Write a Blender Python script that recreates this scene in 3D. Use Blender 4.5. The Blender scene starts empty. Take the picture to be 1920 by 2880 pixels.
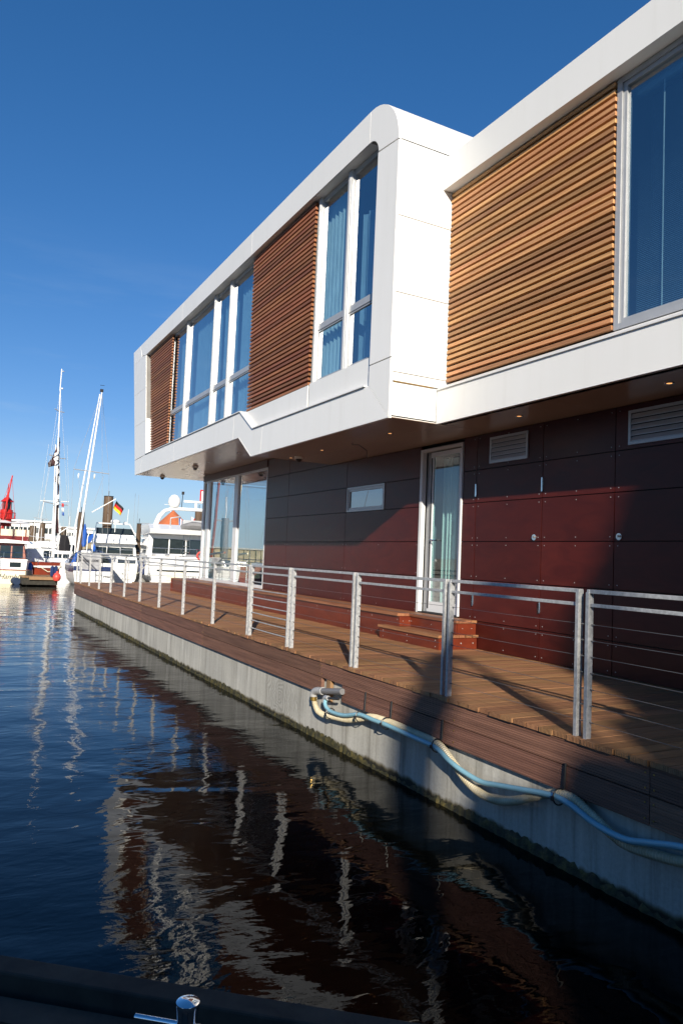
import bpy, bmesh, math, random
from mathutils import Vector, Matrix
random.seed(7)
R = math.radians
scene = bpy.context.scene
COL = scene.collection
PI = math.pi

# ------------------------------------------------------------------ camera
CAMX, CAMZ = -4.2217, 1.2535
YAW, PITCH, ROLL, FPX = -0.4916, 0.0641, 0.0417, 2056.3
fw = Vector((-math.sin(YAW) * math.cos(PITCH), math.cos(YAW) * math.cos(PITCH), math.sin(PITCH)))
rt = Vector((math.cos(YAW), math.sin(YAW), 0))
up = rt.cross(fw)
r2 = math.cos(ROLL) * rt + math.sin(ROLL) * up
u2 = -math.sin(ROLL) * rt + math.cos(ROLL) * up
cd = bpy.data.cameras.new('camera'); cam = bpy.data.objects.new('camera', cd); COL.objects.link(cam)
cd.sensor_fit = 'HORIZONTAL'; cd.sensor_width = 24.0; cd.lens = 24.0 * FPX / 1920
cd.clip_start = 0.05; cd.clip_end = 6000
m = Matrix((r2, u2, -fw)).transposed().to_4x4(); m.translation = Vector((CAMX, 0, CAMZ))
cam.matrix_world = m
scene.camera = cam

# ------------------------------------------------------------------ light
SUN = Vector((-1.0, -2.15, 0.93)).normalized()          # towards the sun
w = bpy.data.worlds.new('World'); scene.world = w; w.use_nodes = True
wn = w.node_tree; bg = wn.nodes['Background']
sky = wn.nodes.new('ShaderNodeTexSky'); sky.sky_type = 'NISHITA'; sky.sun_disc = False
sky.sun_elevation = math.asin(SUN.z)
sky.sun_rotation = math.atan2(SUN.x, SUN.y)
sky.altitude = 0; sky.air_density = 1.0; sky.dust_density = 0.0; sky.ozone_density = 4.0
hs = wn.nodes.new('ShaderNodeHueSaturation'); hs.inputs['Saturation'].default_value = 1.25
gm = wn.nodes.new('ShaderNodeGamma'); gm.inputs['Gamma'].default_value = 0.85
tn = wn.nodes.new('ShaderNodeMix'); tn.data_type = 'RGBA'; tn.blend_type = 'MULTIPLY'; tn.inputs[0].default_value = 1; tn.inputs[7].default_value = (1.0, .96, 1.15, 1)
wn.links.new(sky.outputs[0], hs.inputs['Color']); wn.links.new(hs.outputs[0], gm.inputs['Color']); wn.links.new(gm.outputs[0], tn.inputs[6])
# pale haze low over the whole horizon
tc = wn.nodes.new('ShaderNodeTexCoord'); sx = wn.nodes.new('ShaderNodeSeparateXYZ'); wn.links.new(tc.outputs['Generated'], sx.inputs[0])
mr = wn.nodes.new('ShaderNodeMapRange'); mr.interpolation_type = 'SMOOTHERSTEP'
for k_, v_ in ((1, -.12), (2, .20), (3, .9), (4, 0.0)): mr.inputs[k_].default_value = v_
wn.links.new(sx.outputs[2], mr.inputs[0])
hz = wn.nodes.new('ShaderNodeMix'); hz.data_type = 'RGBA'; hz.inputs[7].default_value = (3.1, 4.7, 6.0, 1)
wn.links.new(mr.outputs[0], hz.inputs[0]); wn.links.new(tn.outputs[2], hz.inputs[6]); 
# thin cirrus streaks, all round the sky
cm = wn.nodes.new('ShaderNodeMapping'); cm.inputs['Scale'].default_value = (2.0, 2.0, 14); cm.inputs['Rotation'].default_value = (.16, .10, 0); wn.links.new(tc.outputs['Generated'], cm.inputs[0])
cn = wn.nodes.new('ShaderNodeTexNoise'); cn.inputs['Scale'].default_value = 1.4; cn.inputs['Detail'].default_value = 7; cn.inputs['Roughness'].default_value = .6; wn.links.new(cm.outputs[0], cn.inputs['Vector'])
c1 = wn.nodes.new('ShaderNodeMapRange'); c1.interpolation_type = 'SMOOTHSTEP'
for k_, v_ in ((1, .52), (2, .80), (3, 0.0), (4, .38)): c1.inputs[k_].default_value = v_
wn.links.new(cn.outputs['Fac'], c1.inputs[0])
c2 = wn.nodes.new('ShaderNodeMapRange'); c2.interpolation_type = 'SMOOTHSTEP'
for k_, v_ in ((1, .10), (2, .42), (3, 1.0), (4, 0.0)): c2.inputs[k_].default_value = v_
wn.links.new(sx.outputs[2], c2.inputs[0])
c3 = wn.nodes.new('ShaderNodeMath'); c3.operation = 'MULTIPLY'; wn.links.new(c1.outputs[0], c3.inputs[0]); wn.links.new(c2.outputs[0], c3.inputs[1])
cs = wn.nodes.new('ShaderNodeMix'); cs.data_type = 'RGBA'; cs.inputs[7].default_value = (4.4, 5.4, 6.4, 1)
wn.links.new(c3.outputs[0], cs.inputs[0]); wn.links.new(hz.outputs[2], cs.inputs[6]); wn.links.new(cs.outputs[2], bg.inputs[0])
bg.inputs[1].default_value = 0.085
sl = bpy.data.lights.new('sun', 'SUN'); sun = bpy.data.objects.new('sun', sl); COL.objects.link(sun)
sl.energy = 5.0; sl.angle = R(0.53); sl.color = (1.0, 0.91, 0.77)
sun.rotation_euler = SUN.to_track_quat('Z', 'Y').to_euler(); sun.location = (-20, -40, 30)
scene.view_settings.view_transform = 'Standard'; scene.view_settings.look = 'None'
scene.view_settings.exposure = 0.6; scene.view_settings.gamma = 1.0
scene.view_settings.use_curve_mapping = False
scene.render.engine = 'CYCLES'
scene.cycles.max_bounces = 10; scene.cycles.transparent_max_bounces = 12

# ------------------------------------------------------------------ helpers
def ray(px, py):
    return fw + r2 * ((px - 960) / FPX) - u2 * ((py - 1440) / FPX)
def at(px, py, Y):
    """world point at distance Y seen in direction px, py of the photograph"""
    d = ray(px, py); t = Y / d.y
    return Vector((CAMX + d.x * t, Y, CAMZ + d.z * t))

def wpos(o):
    v = Vector((0, 0, 0))
    while o is not None:
        v += o.location; o = o.parent
    return v

class MB:
    def __init__(s): s.v = []; s.f = []; s.sm = []
    def add(s, vs, fs, smooth=False):
        n = len(s.v); s.v += [tuple(v) for v in vs]
        for f in fs: s.f.append([i + n for i in f]); s.sm.append(smooth)
        return s
    def box(s, x0, x1, y0, y1, z0, z1):
        s.add([(x0,y0,z0),(x1,y0,z0),(x1,y1,z0),(x0,y1,z0),(x0,y0,z1),(x1,y0,z1),(x1,y1,z1),(x0,y1,z1)],
              [(0,3,2,1),(4,5,6,7),(0,1,5,4),(1,2,6,5),(2,3,7,6),(3,0,4,7)])
        return s
    def tube(s, pts, r, n=8, cap=True, rads=None):
        pts = [Vector(p) for p in pts]; N = len(pts); vs = []; fs = []
        prev = None
        for i, p in enumerate(pts):
            t = (pts[min(i+1, N-1)] - pts[max(i-1, 0)]).normalized()
            if prev is None:
                a = Vector((0,0,1)) if abs(t.z) < .9 else Vector((1,0,0))
                prev = t.cross(a).normalized()
            prev = (prev - t * prev.dot(t)).normalized()
            b = t.cross(prev); rr = rads[i] if rads else r
            for k in range(n):
                an = 2*PI*k/n; vs.append(p + (prev*math.cos(an) + b*math.sin(an)) * rr)
        for i in range(N-1):
            for k in range(n):
                k2 = (k+1) % n
                fs.append((i*n+k, i*n+k2, (i+1)*n+k2, (i+1)*n+k))
        s.add(vs, fs, n > 4)
        if cap:
            b0 = len(s.v) - N*n
            s.f.append([b0+k for k in range(n)][::-1]); s.sm.append(False)
            s.f.append([b0+(N-1)*n+k for k in range(n)]); s.sm.append(False)
        return s
    def cyl(s, p0, p1, r, n=12, r1=None):
        return s.tube([p0, p1], r, n, True, [r, r if r1 is None else r1])
    def lathe(s, c, prof, n=16):
        vs = []; fs = []; c = Vector(c)
        for (r, z) in prof:
            for k in range(n):
                a = 2*PI*k/n; vs.append(c + Vector((r*math.cos(a), r*math.sin(a), z)))
        for i in range(len(prof)-1):
            for k in range(n):
                fs.append((i*n+k, i*n+(k+1)%n, (i+1)*n+(k+1)%n, (i+1)*n+k))
        s.add(vs, fs, True)
        return s
    def poly(s, pts, axis, a, b):
        """polygon given in the two other axes, extruded along axis from a to b"""
        n = len(pts)
        def mk(p, q):
            return {0: (q, p[0], p[1]), 1: (p[0], q, p[1]), 2: (p[0], p[1], q)}[axis]
        area = sum(pts[i][0]*pts[(i+1)%n][1]-pts[(i+1)%n][0]*pts[i][1] for i in range(n))
        if (area < 0) != (axis == 1): pts = pts[::-1]
        vs = [mk(p, a) for p in pts] + [mk(p, b) for p in pts]
        fs = [list(range(n))[::-1], [n+i for i in range(n)]]
        for i in range(n):
            j = (i+1) % n; fs.append((i, j, n+j, n+i))
        if a > b: fs = [list(f)[::-1] for f in fs]
        s.add(vs, fs); return s
    def mesh(s, name, mat, off=Vector((0,0,0)), sharp=35):
        me = bpy.data.meshes.new(name)
        me.from_pydata([(v[0]-off.x, v[1]-off.y, v[2]-off.z) for v in s.v], [], s.f)
        if any(s.sm):
            me.polygons.foreach_set('use_smooth', s.sm)
            me.set_sharp_from_angle(angle=R(sharp))
        me.materials.append(mat); me.update(); return me
    def build(s, name, mat, parent=None, loc=None, local=False, kind=None, bevel=0):
        if local: off = Vector((0,0,0)); l = Vector(loc) if loc else Vector((0,0,0))
        else:
            wp = wpos(parent) if parent else Vector((0,0,0))
            l = (Vector(loc) - wp) if loc else Vector((0,0,0))
            off = wp + l
        o = bpy.data.objects.new(name, s.mesh(name, mat, off)); COL.objects.link(o)
        o.location = l
        if parent: o.parent = parent
        if kind: o['kind'] = kind
        if bevel:
            b = o.modifiers.new('bevel', 'BEVEL'); b.width = bevel; b.segments = 2; b.limit_method = 'ANGLE'
        return o

def empty(name, loc=(0,0,0), rz=0, parent=None):
    o = bpy.data.objects.new(name, None); COL.objects.link(o)
    o.location = loc; o.rotation_euler = (0,0,rz)
    if parent: o.parent = parent
    return o
def tag(o, label, cat, group=None, kind=None):
    if label: o['label'] = label
    if cat: o['category'] = cat
    if group: o['group'] = group
    if kind: o['kind'] = kind
    return o
def instance(src, name, parent, loc, rot=None, scale=None):
    o = src.copy(); o.name = name; COL.objects.link(o); o.parent = parent
    o.location = loc
    if rot: o.rotation_euler = rot
    if scale: o.scale = scale
    return o
def text_obj(s, size, mat, name, parent, M, extrude=.004, local=False, shear=0):
    cu = bpy.data.curves.new(name, 'FONT'); cu.body = s; cu.size = size; cu.extrude = extrude; cu.shear = shear
    cu.align_x = 'CENTER'; cu.align_y = 'CENTER'; cu.resolution_u = 2
    t = bpy.data.objects.new(name, cu); COL.objects.link(t)
    me = bpy.data.meshes.new_from_object(t.evaluated_get(bpy.context.evaluated_depsgraph_get()))
    bpy.data.objects.remove(t)
    if not local and parent: M = Matrix.Translation(-wpos(parent)) @ M
    me.transform(M); me.materials.clear(); me.materials.append(mat)
    o = bpy.data.objects.new(name, me); COL.objects.link(o); o.parent = parent
    return o
def clip_end(a, b, t): return a + (b-a)*t

# ------------------------------------------------------------------ materials
class NT:
    def __init__(s, name):
        s.m = bpy.data.materials.new(name); s.m.use_nodes = True
        s.t = s.m.node_tree; s.b = s.t.nodes['Principled BSDF']
    def n(s, typ, **kw):
        nd = s.t.nodes.new(typ)
        for k, v in kw.items():
            if k in nd.inputs: nd.inputs[k].default_value = v
            else: setattr(nd, k, v)
        return nd
    def l(s, a, b): s.t.links.new(a, b)
    def pos(s, scale=(1,1,1), obj=False):
        if obj: src = s.n('ShaderNodeTexCoord').outputs['Object']
        else: src = s.n('ShaderNodeNewGeometry').outputs['Position']
        mp = s.n('ShaderNodeMapping'); mp.inputs['Scale'].default_value = scale
        s.l(src, mp.inputs['Vector']); return mp.outputs[0]
    def noise(s, scale, detail=4, stretch=(1,1,1), rough=.55, obj=False, dist=0):
        nd = s.n('ShaderNodeTexNoise'); nd.inputs['Scale'].default_value = scale
        nd.inputs['Detail'].default_value = detail; nd.inputs['Roughness'].default_value = rough
        nd.inputs['Distortion'].default_value = dist
        s.l(s.pos(stretch, obj), nd.inputs['Vector']); return nd.outputs['Fac']
    def ramp(s, fac, stops):
        r = s.n('ShaderNodeValToRGB'); e = r.color_ramp.elements
        while len(e) < len(stops): e.new(.5)
        for i, (p, c) in enumerate(stops): e[i].position = p; e[i].color = (*c, 1)
        s.l(fac, r.inputs[0]); return r.outputs[0]
    def mix(s, a, b, f, mode='MIX'):
        x = s.n('ShaderNodeMix', data_type='RGBA', blend_type=mode)
        for inp, v in ((6, a), (7, b), (0, f)):
            if isinstance(v, (int, float)): x.inputs[inp].default_value = v if inp == 0 else (v,v,v,1)
            elif isinstance(v, tuple): x.inputs[inp].default_value = (*v, 1)
            else: s.l(v, x.inputs[inp])
        return x.outputs[2]
    def math(s, op, a, b=0.0, c=None):
        x = s.n('ShaderNodeMath', operation=op)
        for i, v in enumerate((a, b) if c is None else (a, b, c)):
            if isinstance(v, (int, float)): x.inputs[i].default_value = v
            else: s.l(v, x.inputs[i])
        return x.outputs[0]
    def bump(s, h, strength=.2, dist=.01, prev=None):
        b = s.n('ShaderNodeBump'); b.inputs['Strength'].default_value = strength; b.inputs['Distance'].default_value = dist
        s.l(h, b.inputs['Height'])
        if prev: s.l(prev, b.inputs['Normal'])
        return b.outputs[0]
    def set(s, **kw):
        names = {'color':'Base Color','rough':'Roughness','metal':'Metallic','normal':'Normal','ior':'IOR','spec':'Specular IOR Level','coat':'Coat Weight','coatr':'Coat Roughness','trans':'Transmission Weight','alpha':'Alpha'}
        for k, v in kw.items():
            i = s.b.inputs[names[k]]
            if isinstance(v, tuple): i.default_value = (*v, 1)
            elif isinstance(v, (int, float)): i.default_value = v
            else: s.l(v, i)
        return s.m

def plain(name, color, rough=.5, metal=0, var=.12, scale=3.0, bump=0, spec=.5, coat=0):
    t = NT(name); f = t.noise(scale, 5)
    lo = tuple(c*(1-var) for c in color); hi = tuple(min(1, c*(1+var)) for c in color)
    c = t.ramp(f, [(.3, lo), (.7, hi)])
    kw = dict(color=c, rough=rough, metal=metal, spec=spec, coat=coat)
    if bump: kw['normal'] = t.bump(t.noise(scale*12, 4), bump, .004)
    return t.set(**kw)

def wood(name, dark, light, grain=(40, 1.2, 40), rough=.6, randv=.35, scale=1.0, ribs=None):
    t = NT(name)
    rnd = t.n('ShaderNodeObjectInfo').outputs['Random']
    src = t.n('ShaderNodeNewGeometry').outputs['Position']
    mp = t.n('ShaderNodeMapping'); mp.inputs['Scale'].default_value = grain
    t.l(src, mp.inputs[0])
    off = t.n('ShaderNodeVectorMath', operation='SCALE'); off.inputs[0].default_value = (13.7, 7.1, 3.3)
    t.l(rnd, off.inputs['Scale'])
    addn = t.n('ShaderNodeVectorMath', operation='ADD'); t.l(mp.outputs[0], addn.inputs[0]); t.l(off.outputs[0], addn.inputs[1])
    n1 = t.n('ShaderNodeTexNoise'); n1.inputs['Scale'].default_value = scale; n1.inputs['Detail'].default_value = 6; n1.inputs['Roughness'].default_value = .6
    n1.inputs['Distortion'].default_value = .4
    t.l(addn.outputs[0], n1.inputs['Vector'])
    c = t.ramp(n1.outputs['Fac'], [(.28, dark), (.5, tuple((a+b)/2 for a, b in zip(dark, light))), (.72, light)])
    v = t.math('MULTIPLY_ADD', rnd, 2*randv, 1-randv)
    hsv = t.n('ShaderNodeHueSaturation'); t.l(c, hsv.inputs['Color']); t.l(v, hsv.inputs['Value'])
    r3 = t.math('FRACT', t.math('MULTIPLY', rnd, 17.3))
    t.l(t.math('MULTIPLY_ADD', r3, .014, .493), hsv.inputs['Hue'])
    nb = t.bump(n1.outputs['Fac'], .25, .004)
    if ribs:
        sx = t.n('ShaderNodeSeparateXYZ'); t.l(src, sx.inputs[0])
        wv = t.math('SINE', t.math('MULTIPLY', sx.outputs[ribs[0]], 2*PI/ribs[1]))
        nb = t.bump(wv, ribs[2], .003, nb)
        dk = t.math('MULTIPLY_ADD', wv, .14, .86)
        cc = t.n('ShaderNodeMix', data_type='RGBA', blend_type='MULTIPLY'); cc.inputs[0].default_value = 1
        t.l(hsv.outputs[0], cc.inputs[6]); t.l(dk, cc.inputs[7])
        return t.set(color=hsv.outputs[0], rough=rough, normal=nb)
    return t.set(color=hsv.outputs[0], rough=rough, normal=nb)

M = {}
def white_mat():
    t = NT('white_cladding')
    st = t.noise(1.0, 5, (5, 5, .35), .6); cl = t.noise(.5, 4)
    c = t.ramp(st, [(.22,(.73,.725,.705)),(.42,(.78,.78,.765)),(.8,(.795,.795,.785))])
    c = t.mix(c, t.ramp(cl, [(.3,(.95,.95,.94)),(.7,(1,1,1))]), .8, 'MULTIPLY')
    rnd = t.n('ShaderNodeObjectInfo').outputs['Random']
    c = t.mix(c, t.ramp(rnd, [(0,(.965,.965,.96)),(1,(1,1,1))]), 1.0, 'MULTIPLY')
    return t.set(color=c, rough=.36, normal=t.bump(t.noise(.9, 2), .10, .02))
M['white'] = white_mat()
M['white_gap'] = plain('joint_shadow_grey', (.20,.19,.18), .7)  # grey core behind the white cladding, visible in its joints
M['white_trim'] = plain('white_metal_trim', (.72,.72,.71), .3, var=.03)
M['alu'] = plain('grey_aluminium', (.42,.43,.44), .35, .3, var=.05, scale=6)
M['alu_light'] = plain('pale_window_frame', (.66,.67,.68), .3, 0, var=.04)
M['mullion'] = plain('mullion_metal', (.50,.51,.52), .35, .1, var=.04)
M['dark'] = plain('dark_void', (.012,.012,.013), .8)
M['interior'] = plain('interior_wall', (.16,.19,.22), .8)
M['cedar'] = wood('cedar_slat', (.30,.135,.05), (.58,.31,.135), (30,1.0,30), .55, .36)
M['cedar_red'] = wood('red_cedar_slat', (.17,.062,.026), (.33,.135,.055), (30,1.0,30), .55, .26)  # same cedar, darker and redder: weaker bounce light put into its colour
M['deckwood'] = wood('deck_plank', (.19,.088,.038), (.36,.185,.085), (1.3,34,30), .6, .2, 1.0, ribs=(1, .0145, .55))
M['treadwood'] = wood('tread_board', (.17,.065,.028), (.32,.15,.07), (30,1.3,30), .5, .18)
M['fascia'] = wood('fascia_board', (.105,.050,.034), (.235,.118,.080), (30,.9,30), .6, .22)
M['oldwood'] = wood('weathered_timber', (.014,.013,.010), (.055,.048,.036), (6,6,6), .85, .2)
M['pile'] = wood('pile_timber', (.045,.028,.016), (.12,.08,.05), (5,5,.8), .9, .2)

def panel_mat():
    t = NT('red_brown_panel')
    f = t.noise(2.2, 6, (1,.7,2.2), .6, dist=1.2)
    rnd = t.n('ShaderNodeObjectInfo').outputs['Random']
    c = t.ramp(f, [(.3, (.047,.0055,.0038)), (.7, (.075,.0105,.0065))])
    v = t.math('MULTIPLY_ADD', rnd, .34, .80)
    hsv = t.n('ShaderNodeHueSaturation'); t.l(c, hsv.inputs['Color']); t.l(v, hsv.inputs['Value'])
    return t.set(color=hsv.outputs[0], rough=t.math('MULTIPLY_ADD', f, .1, .32), spec=.30,
                 normal=t.bump(t.noise(1.3, 2), .05, .01))
M['panel'] = panel_mat()
def step_mat():
    t = NT('red_riser_panel'); f = t.noise(3, 5, (1,.7,2))
    return t.set(color=t.ramp(f, [(.3,(.10,.016,.007)),(.7,(.15,.026,.010))]), rough=.35)
M['riser'] = step_mat()
def soffit_mat():
    t = NT('satin_soffit'); f = t.noise(1.2, 3, (1,.4,1))
    return t.set(color=t.ramp(f, [(.3,(.54,.41,.31)),(.7,(.60,.47,.36))]), rough=.22, metal=.35, normal=t.bump(f,.04,.02))
M['soffit'] = soffit_mat()
def concrete_mat():
    t = NT('stained_concrete')
    st = t.noise(1.0, 7, (9, 9, .55), .62)
    bl = t.noise(.9, 5, (1,1,1))
    fine = t.noise(38, 5)
    c = t.ramp(st, [(.28,(.24,.23,.20)),(.45,(.42,.41,.37)),(.6,(.48,.47,.43)),(.78,(.66,.65,.60))])
    c = t.mix(c, t.ramp(bl, [(.35,(.62,.62,.62)),(.65,(1,.99,.96))]), .55, 'MULTIPLY')
    c = t.mix(c, t.ramp(fine, [(.3,(.8,.8,.8)),(.6,(1,1,1))]), .6, 'MULTIPLY')
    # mortar-like swirl stain with the shape of wood rings
    wv = t.n('ShaderNodeTexWave', wave_type='RINGS', rings_direction='SPHERICAL')
    mp = t.n('ShaderNodeMapping'); mp.inputs['Location'].default_value = (0, -9.6, .75)
    t.l(t.n('ShaderNodeNewGeometry').outputs['Position'], mp.inputs[0]); t.l(mp.outputs[0], wv.inputs['Vector'])
    wv.inputs['Scale'].default_value = 6; wv.inputs['Distortion'].default_value = 16; wv.inputs['Detail'].default_value = 1.5; wv.inputs['Detail Scale'].default_value = .7
    ln = t.n('ShaderNodeVectorMath', operation='LENGTH'); mp2 = t.n('ShaderNodeMapping')
    mp2.inputs['Location'].default_value = (0, -9.6*.9, .74*2.6); mp2.inputs['Scale'].default_value = (0, .9, 2.6)
    t.l(t.n('ShaderNodeNewGeometry').outputs['Position'], mp2.inputs[0]); t.l(mp2.outputs[0], ln.inputs[0])
    msk = t.ramp(ln.outputs['Value'], [(.45,(1,1,1)),(.8,(0,0,0))])
    dk = t.mix((1.,1.,1.), t.ramp(wv.outputs['Color'], [(.3,(.5,.5,.48)),(.7,(1,1,1))]), msk)
    c = t.mix(c, dk, .5, 'MULTIPLY')
    # wear above the waterline: damp dark and algae green tide mark
    sx = t.n('ShaderNodeSeparateXYZ'); t.l(t.n('ShaderNodeNewGeometry').outputs['Position'], sx.inputs[0])
    zz = t.math('ADD', sx.outputs[2], t.math('MULTIPLY_ADD', t.noise(2.5,5,(1,3,1)), .12, -.06))
    k = t.ramp(t.math('MULTIPLY_ADD', zz, 4, 4.12), [(.1,(.02,.022,.01)),(.2,(.045,.04,.016)),(.27,(.30,.26,.17)),(.4,(1,1,1))])
    c = t.mix(c, k, 1.0, 'MULTIPLY')
    return t.set(color=c, rough=.85, normal=t.bump(fine, .25, .01, t.bump(bl,.3,.03)))
M['concrete'] = concrete_mat()
def algae_mat():
    t = NT('algae_growth'); f = t.noise(14, 5)
    return t.set(color=t.ramp(f, [(.3,(.012,.010,.006)),(.5,(.035,.032,.010)),(.72,(.11,.085,.02))]), rough=.7, normal=t.bump(f, .8, .03))
M['algae'] = algae_mat()
def galv():
    t = NT('galvanised_steel'); f = t.noise(28, 4); v = t.n('ShaderNodeTexVoronoi'); v.inputs['Scale'].default_value = 45
    t.l(t.pos(), v.inputs['Vector'])
    c = t.mix(t.ramp(f, [(.3,(.32,.33,.34)),(.7,(.50,.51,.52))]), t.ramp(v.outputs['Distance'], [(.1,(.85,.85,.85)),(.6,(1.08,1.08,1.08))]), .7, 'MULTIPLY')
    return t.set(color=c, rough=t.math('MULTIPLY_ADD', f, .25, .34), metal=.3)
M['galv'] = galv()
M['wire'] = plain('steel_wire', (.20,.20,.21), .4, .7)
M['chrome'] = plain('polished_steel', (.75,.76,.78), .09, 1.0, var=.04)
M['blackplastic'] = plain('black_plastic', (.015,.015,.017), .4)
M['greypipe'] = plain('grey_pipe', (.16,.16,.165), .4)
M['greypipe2'] = plain('grey_fitting', (.33,.33,.33), .4)
M['brass'] = plain('brass', (.55,.36,.10), .3, .9)
M['bluehose'] = plain('blue_hose', (.21,.41,.49), .3, var=.08, coat=.3)
def beigehose():
    t = NT('ribbed_beige_hose')
    return t.set(color=t.ramp(t.noise(9,4), [(.3,(.40,.34,.22)),(.7,(.56,.50,.36))]), rough=.45)
M['beigehose'] = beigehose()
M['boatwhite'] = plain('white_gelcoat', (.78,.78,.76), .25, var=.03)
M['cream'] = plain('cream_gelcoat', (.72,.66,.48), .3, var=.05)
M['navy'] = plain('navy_paint', (.015,.03,.10), .3)
M['bluecanvas'] = plain('blue_canvas', (.01,.08,.36), .8, bump=.2)
M['navycanvas'] = plain('navy_canvas', (.012,.03,.075), .8, bump=.2)
M['red'] = plain('red_paint', (.50,.02,.015), .4)
M['darkred'] = plain('dark_red_paint', (.16,.012,.012), .4)
M['mahogany'] = plain('varnished_mahogany', (.24,.055,.02), .3, coat=.5)
M['brickred'] = plain('red_brown_hull', (.22,.035,.015), .4)
M['teak'] = plain('teak', (.26,.15,.07), .6)
M['glassdark'] = plain('tinted_boat_glass', (.02,.028,.03), .06, var=.2)
M['black'] = plain('black_cloth', (.012,.011,.013), .8)
M['brownflag'] = plain('brown_black_flag', (.05,.018,.02), .8, var=.5, scale=2)
M['rooftile'] = plain('orange_roof_tile', (.42,.12,.045), .8, var=.15, scale=2)
M['brick'] = plain('brown_brick', (.17,.085,.05), .9, var=.2)
M['quay'] = plain('tan_quay_wall', (.32,.27,.18), .9, var=.3, scale=.6)
M['buildingwhite'] = plain('white_render', (.72,.72,.70), .7)
M['buoyred'] = plain('orange_red_buoy', (.70,.07,.05), .4)
M['umbrella'] = plain('white_parasol_cloth', (.75,.75,.73), .8)
M['flagred'] = plain('flag_red', (.55,.01,.01), .8)
M['flagblack'] = plain('flag_black', (.012,.012,.014), .8)
M['flaggold'] = plain('flag_gold', (.75,.47,.02), .8)
M['flagwhite'] = plain('flag_white', (.75,.75,.75), .8)
M['bannercloth'] = plain('white_banner_cloth', (.30,.31,.335), .7, bump=.3)
M['printgrey'] = plain('dark_print', (.05,.05,.06), .7)
M['curtain'] = plain('aqua_curtain', (.66,.73,.74), .8)
M['blind'] = plain('blue_grey_blind', (.34,.46,.56), .6)
M['shipblack'] = plain('ship_paint', (.03,.03,.035), .6)  # dull black for the pontoon float and the added shade cut-out

def glass_mat(name, tint, base):
    t = NT(name); t.t.nodes.remove(t.b)
    out = [n for n in t.t.nodes if n.type == 'OUTPUT_MATERIAL'][0]
    fr = t.n('ShaderNodeFresnel'); fr.inputs['IOR'].default_value = 1.5
    tr = t.n('ShaderNodeBsdfTransparent'); tr.inputs[0].default_value = (*tint, 1)
    gl = t.n('ShaderNodeBsdfGlossy'); gl.inputs['Roughness'].default_value = .005
    bp = t.bump(t.noise(.9, 2), .03, .02); t.l(bp, gl.inputs['Normal'])
    f = t.math('ADD', t.math('MULTIPLY', fr.outputs[0], 1.5), base)
    f = t.math('MINIMUM', f, 1.0)
    f = t.math('MULTIPLY', f, t.math('SUBTRACT', 1.0, t.n('ShaderNodeNewGeometry').outputs['Backfacing']))
    mx = t.n('ShaderNodeMixShader'); t.l(f, mx.inputs[0]); t.l(tr.outputs[0], mx.inputs[1]); t.l(gl.outputs[0], mx.inputs[2])
    t.l(mx.outputs[0], out.inputs[0]); return t.m
M['glass'] = glass_mat('window_glass', (.80,.92,.96), .36)
M['glassclear'] = glass_mat('clear_glass', (.75,.88,.88), .12)

def emit_mat(name, col, s):
    t = NT(name); t.b.inputs['Emission Color'].default_value = (*col, 1); t.b.inputs['Emission Strength'].default_value = s
    return t.m
M['lamp'] = emit_mat('warm_lamp', (1.0,.42,.12), 1.0)

def water_mat():
    t = NT('harbour_water')
    geo = t.n('ShaderNodeNewGeometry').outputs['Position']
    def nz(scale, det, stretch, rough=.5, rot=0, dist=0):
        mp = t.n('ShaderNodeMapping'); mp.inputs['Scale'].default_value = stretch; mp.inputs['Rotation'].default_value = (0,0,rot)
        t.l(geo, mp.inputs[0])
        n = t.n('ShaderNodeTexNoise'); n.inputs['Scale'].default_value = scale; n.inputs['Detail'].default_value = det
        n.inputs['Roughness'].default_value = rough; n.inputs['Distortion'].default_value = dist
        t.l(mp.outputs[0], n.inputs['Vector']); return n.outputs['Fac']
    a = nz(.55, 2, (1,1.6,1), rot=.5, dist=.6)
    b = nz(2.6, 2, (1,1.9,1), rot=.35, dist=.8)
    c = nz(11, 3, (1,1.7,1), rot=.2)
    patch = nz(.22, 2, (1,1,1))
    h1 = t.math('MULTIPLY', a, .030)
    h2 = t.math('MULTIPLY', b, .0042)
    h3 = t.math('MULTIPLY', t.math('MULTIPLY', c, .0018), t.math('MULTIPLY_ADD', patch, 3.4, -1.0))
    h = t.math('ADD', t.math('ADD', h1, h2), h3)
    bp = t.n('ShaderNodeBump'); bp.inputs['Strength'].default_value = 1; bp.inputs['Distance'].default_value = 1.0
    t.l(h, bp.inputs['Height'])
    t.set(color=(.0008,.0012,.0012), rough=.015, ior=1.27, spec=.5, normal=bp.outputs[0])
    return t.m
M['water'] = water_mat()

# ------------------------------------------------------------------ water
WZ = -1.03
o = MB().add([(-900,-500,WZ),(900,-500,WZ),(900,1500,WZ),(-900,1500,WZ)], [(0,1,2,3)]).build('water', M['water']); o['kind'] = 'structure'
o = MB().add([(-1000,-600,-6),(1000,-600,-6),(1000,1600,-6),(-1000,1600,-6)], [(0,1,2,3)]).build('ground', plain('harbour_mud', (.04,.035,.025), .9)); o['kind'] = 'structure'

# ------------------------------------------------------------------ floating pontoon
Y0, Y1, XE = -4.0, 28.45, 9.6
pont = empty('floating_pontoon', (4.8, 12.2, WZ))
tag(pont, 'concrete pontoon with brown timber deck and ribbed edge boards, carrying the white house', 'pontoon')
b = MB().box(.06, XE-.06, Y0+.06, Y1-.06, -2.4, -.14); b.build('concrete_hull', M['concrete'], pont)
# hull top lip just under the deck planks
MB().box(.05, .12, Y0+.05, Y1-.05, -.14, -.045).build('edge_joist', M['oldwood'], pont)
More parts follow.
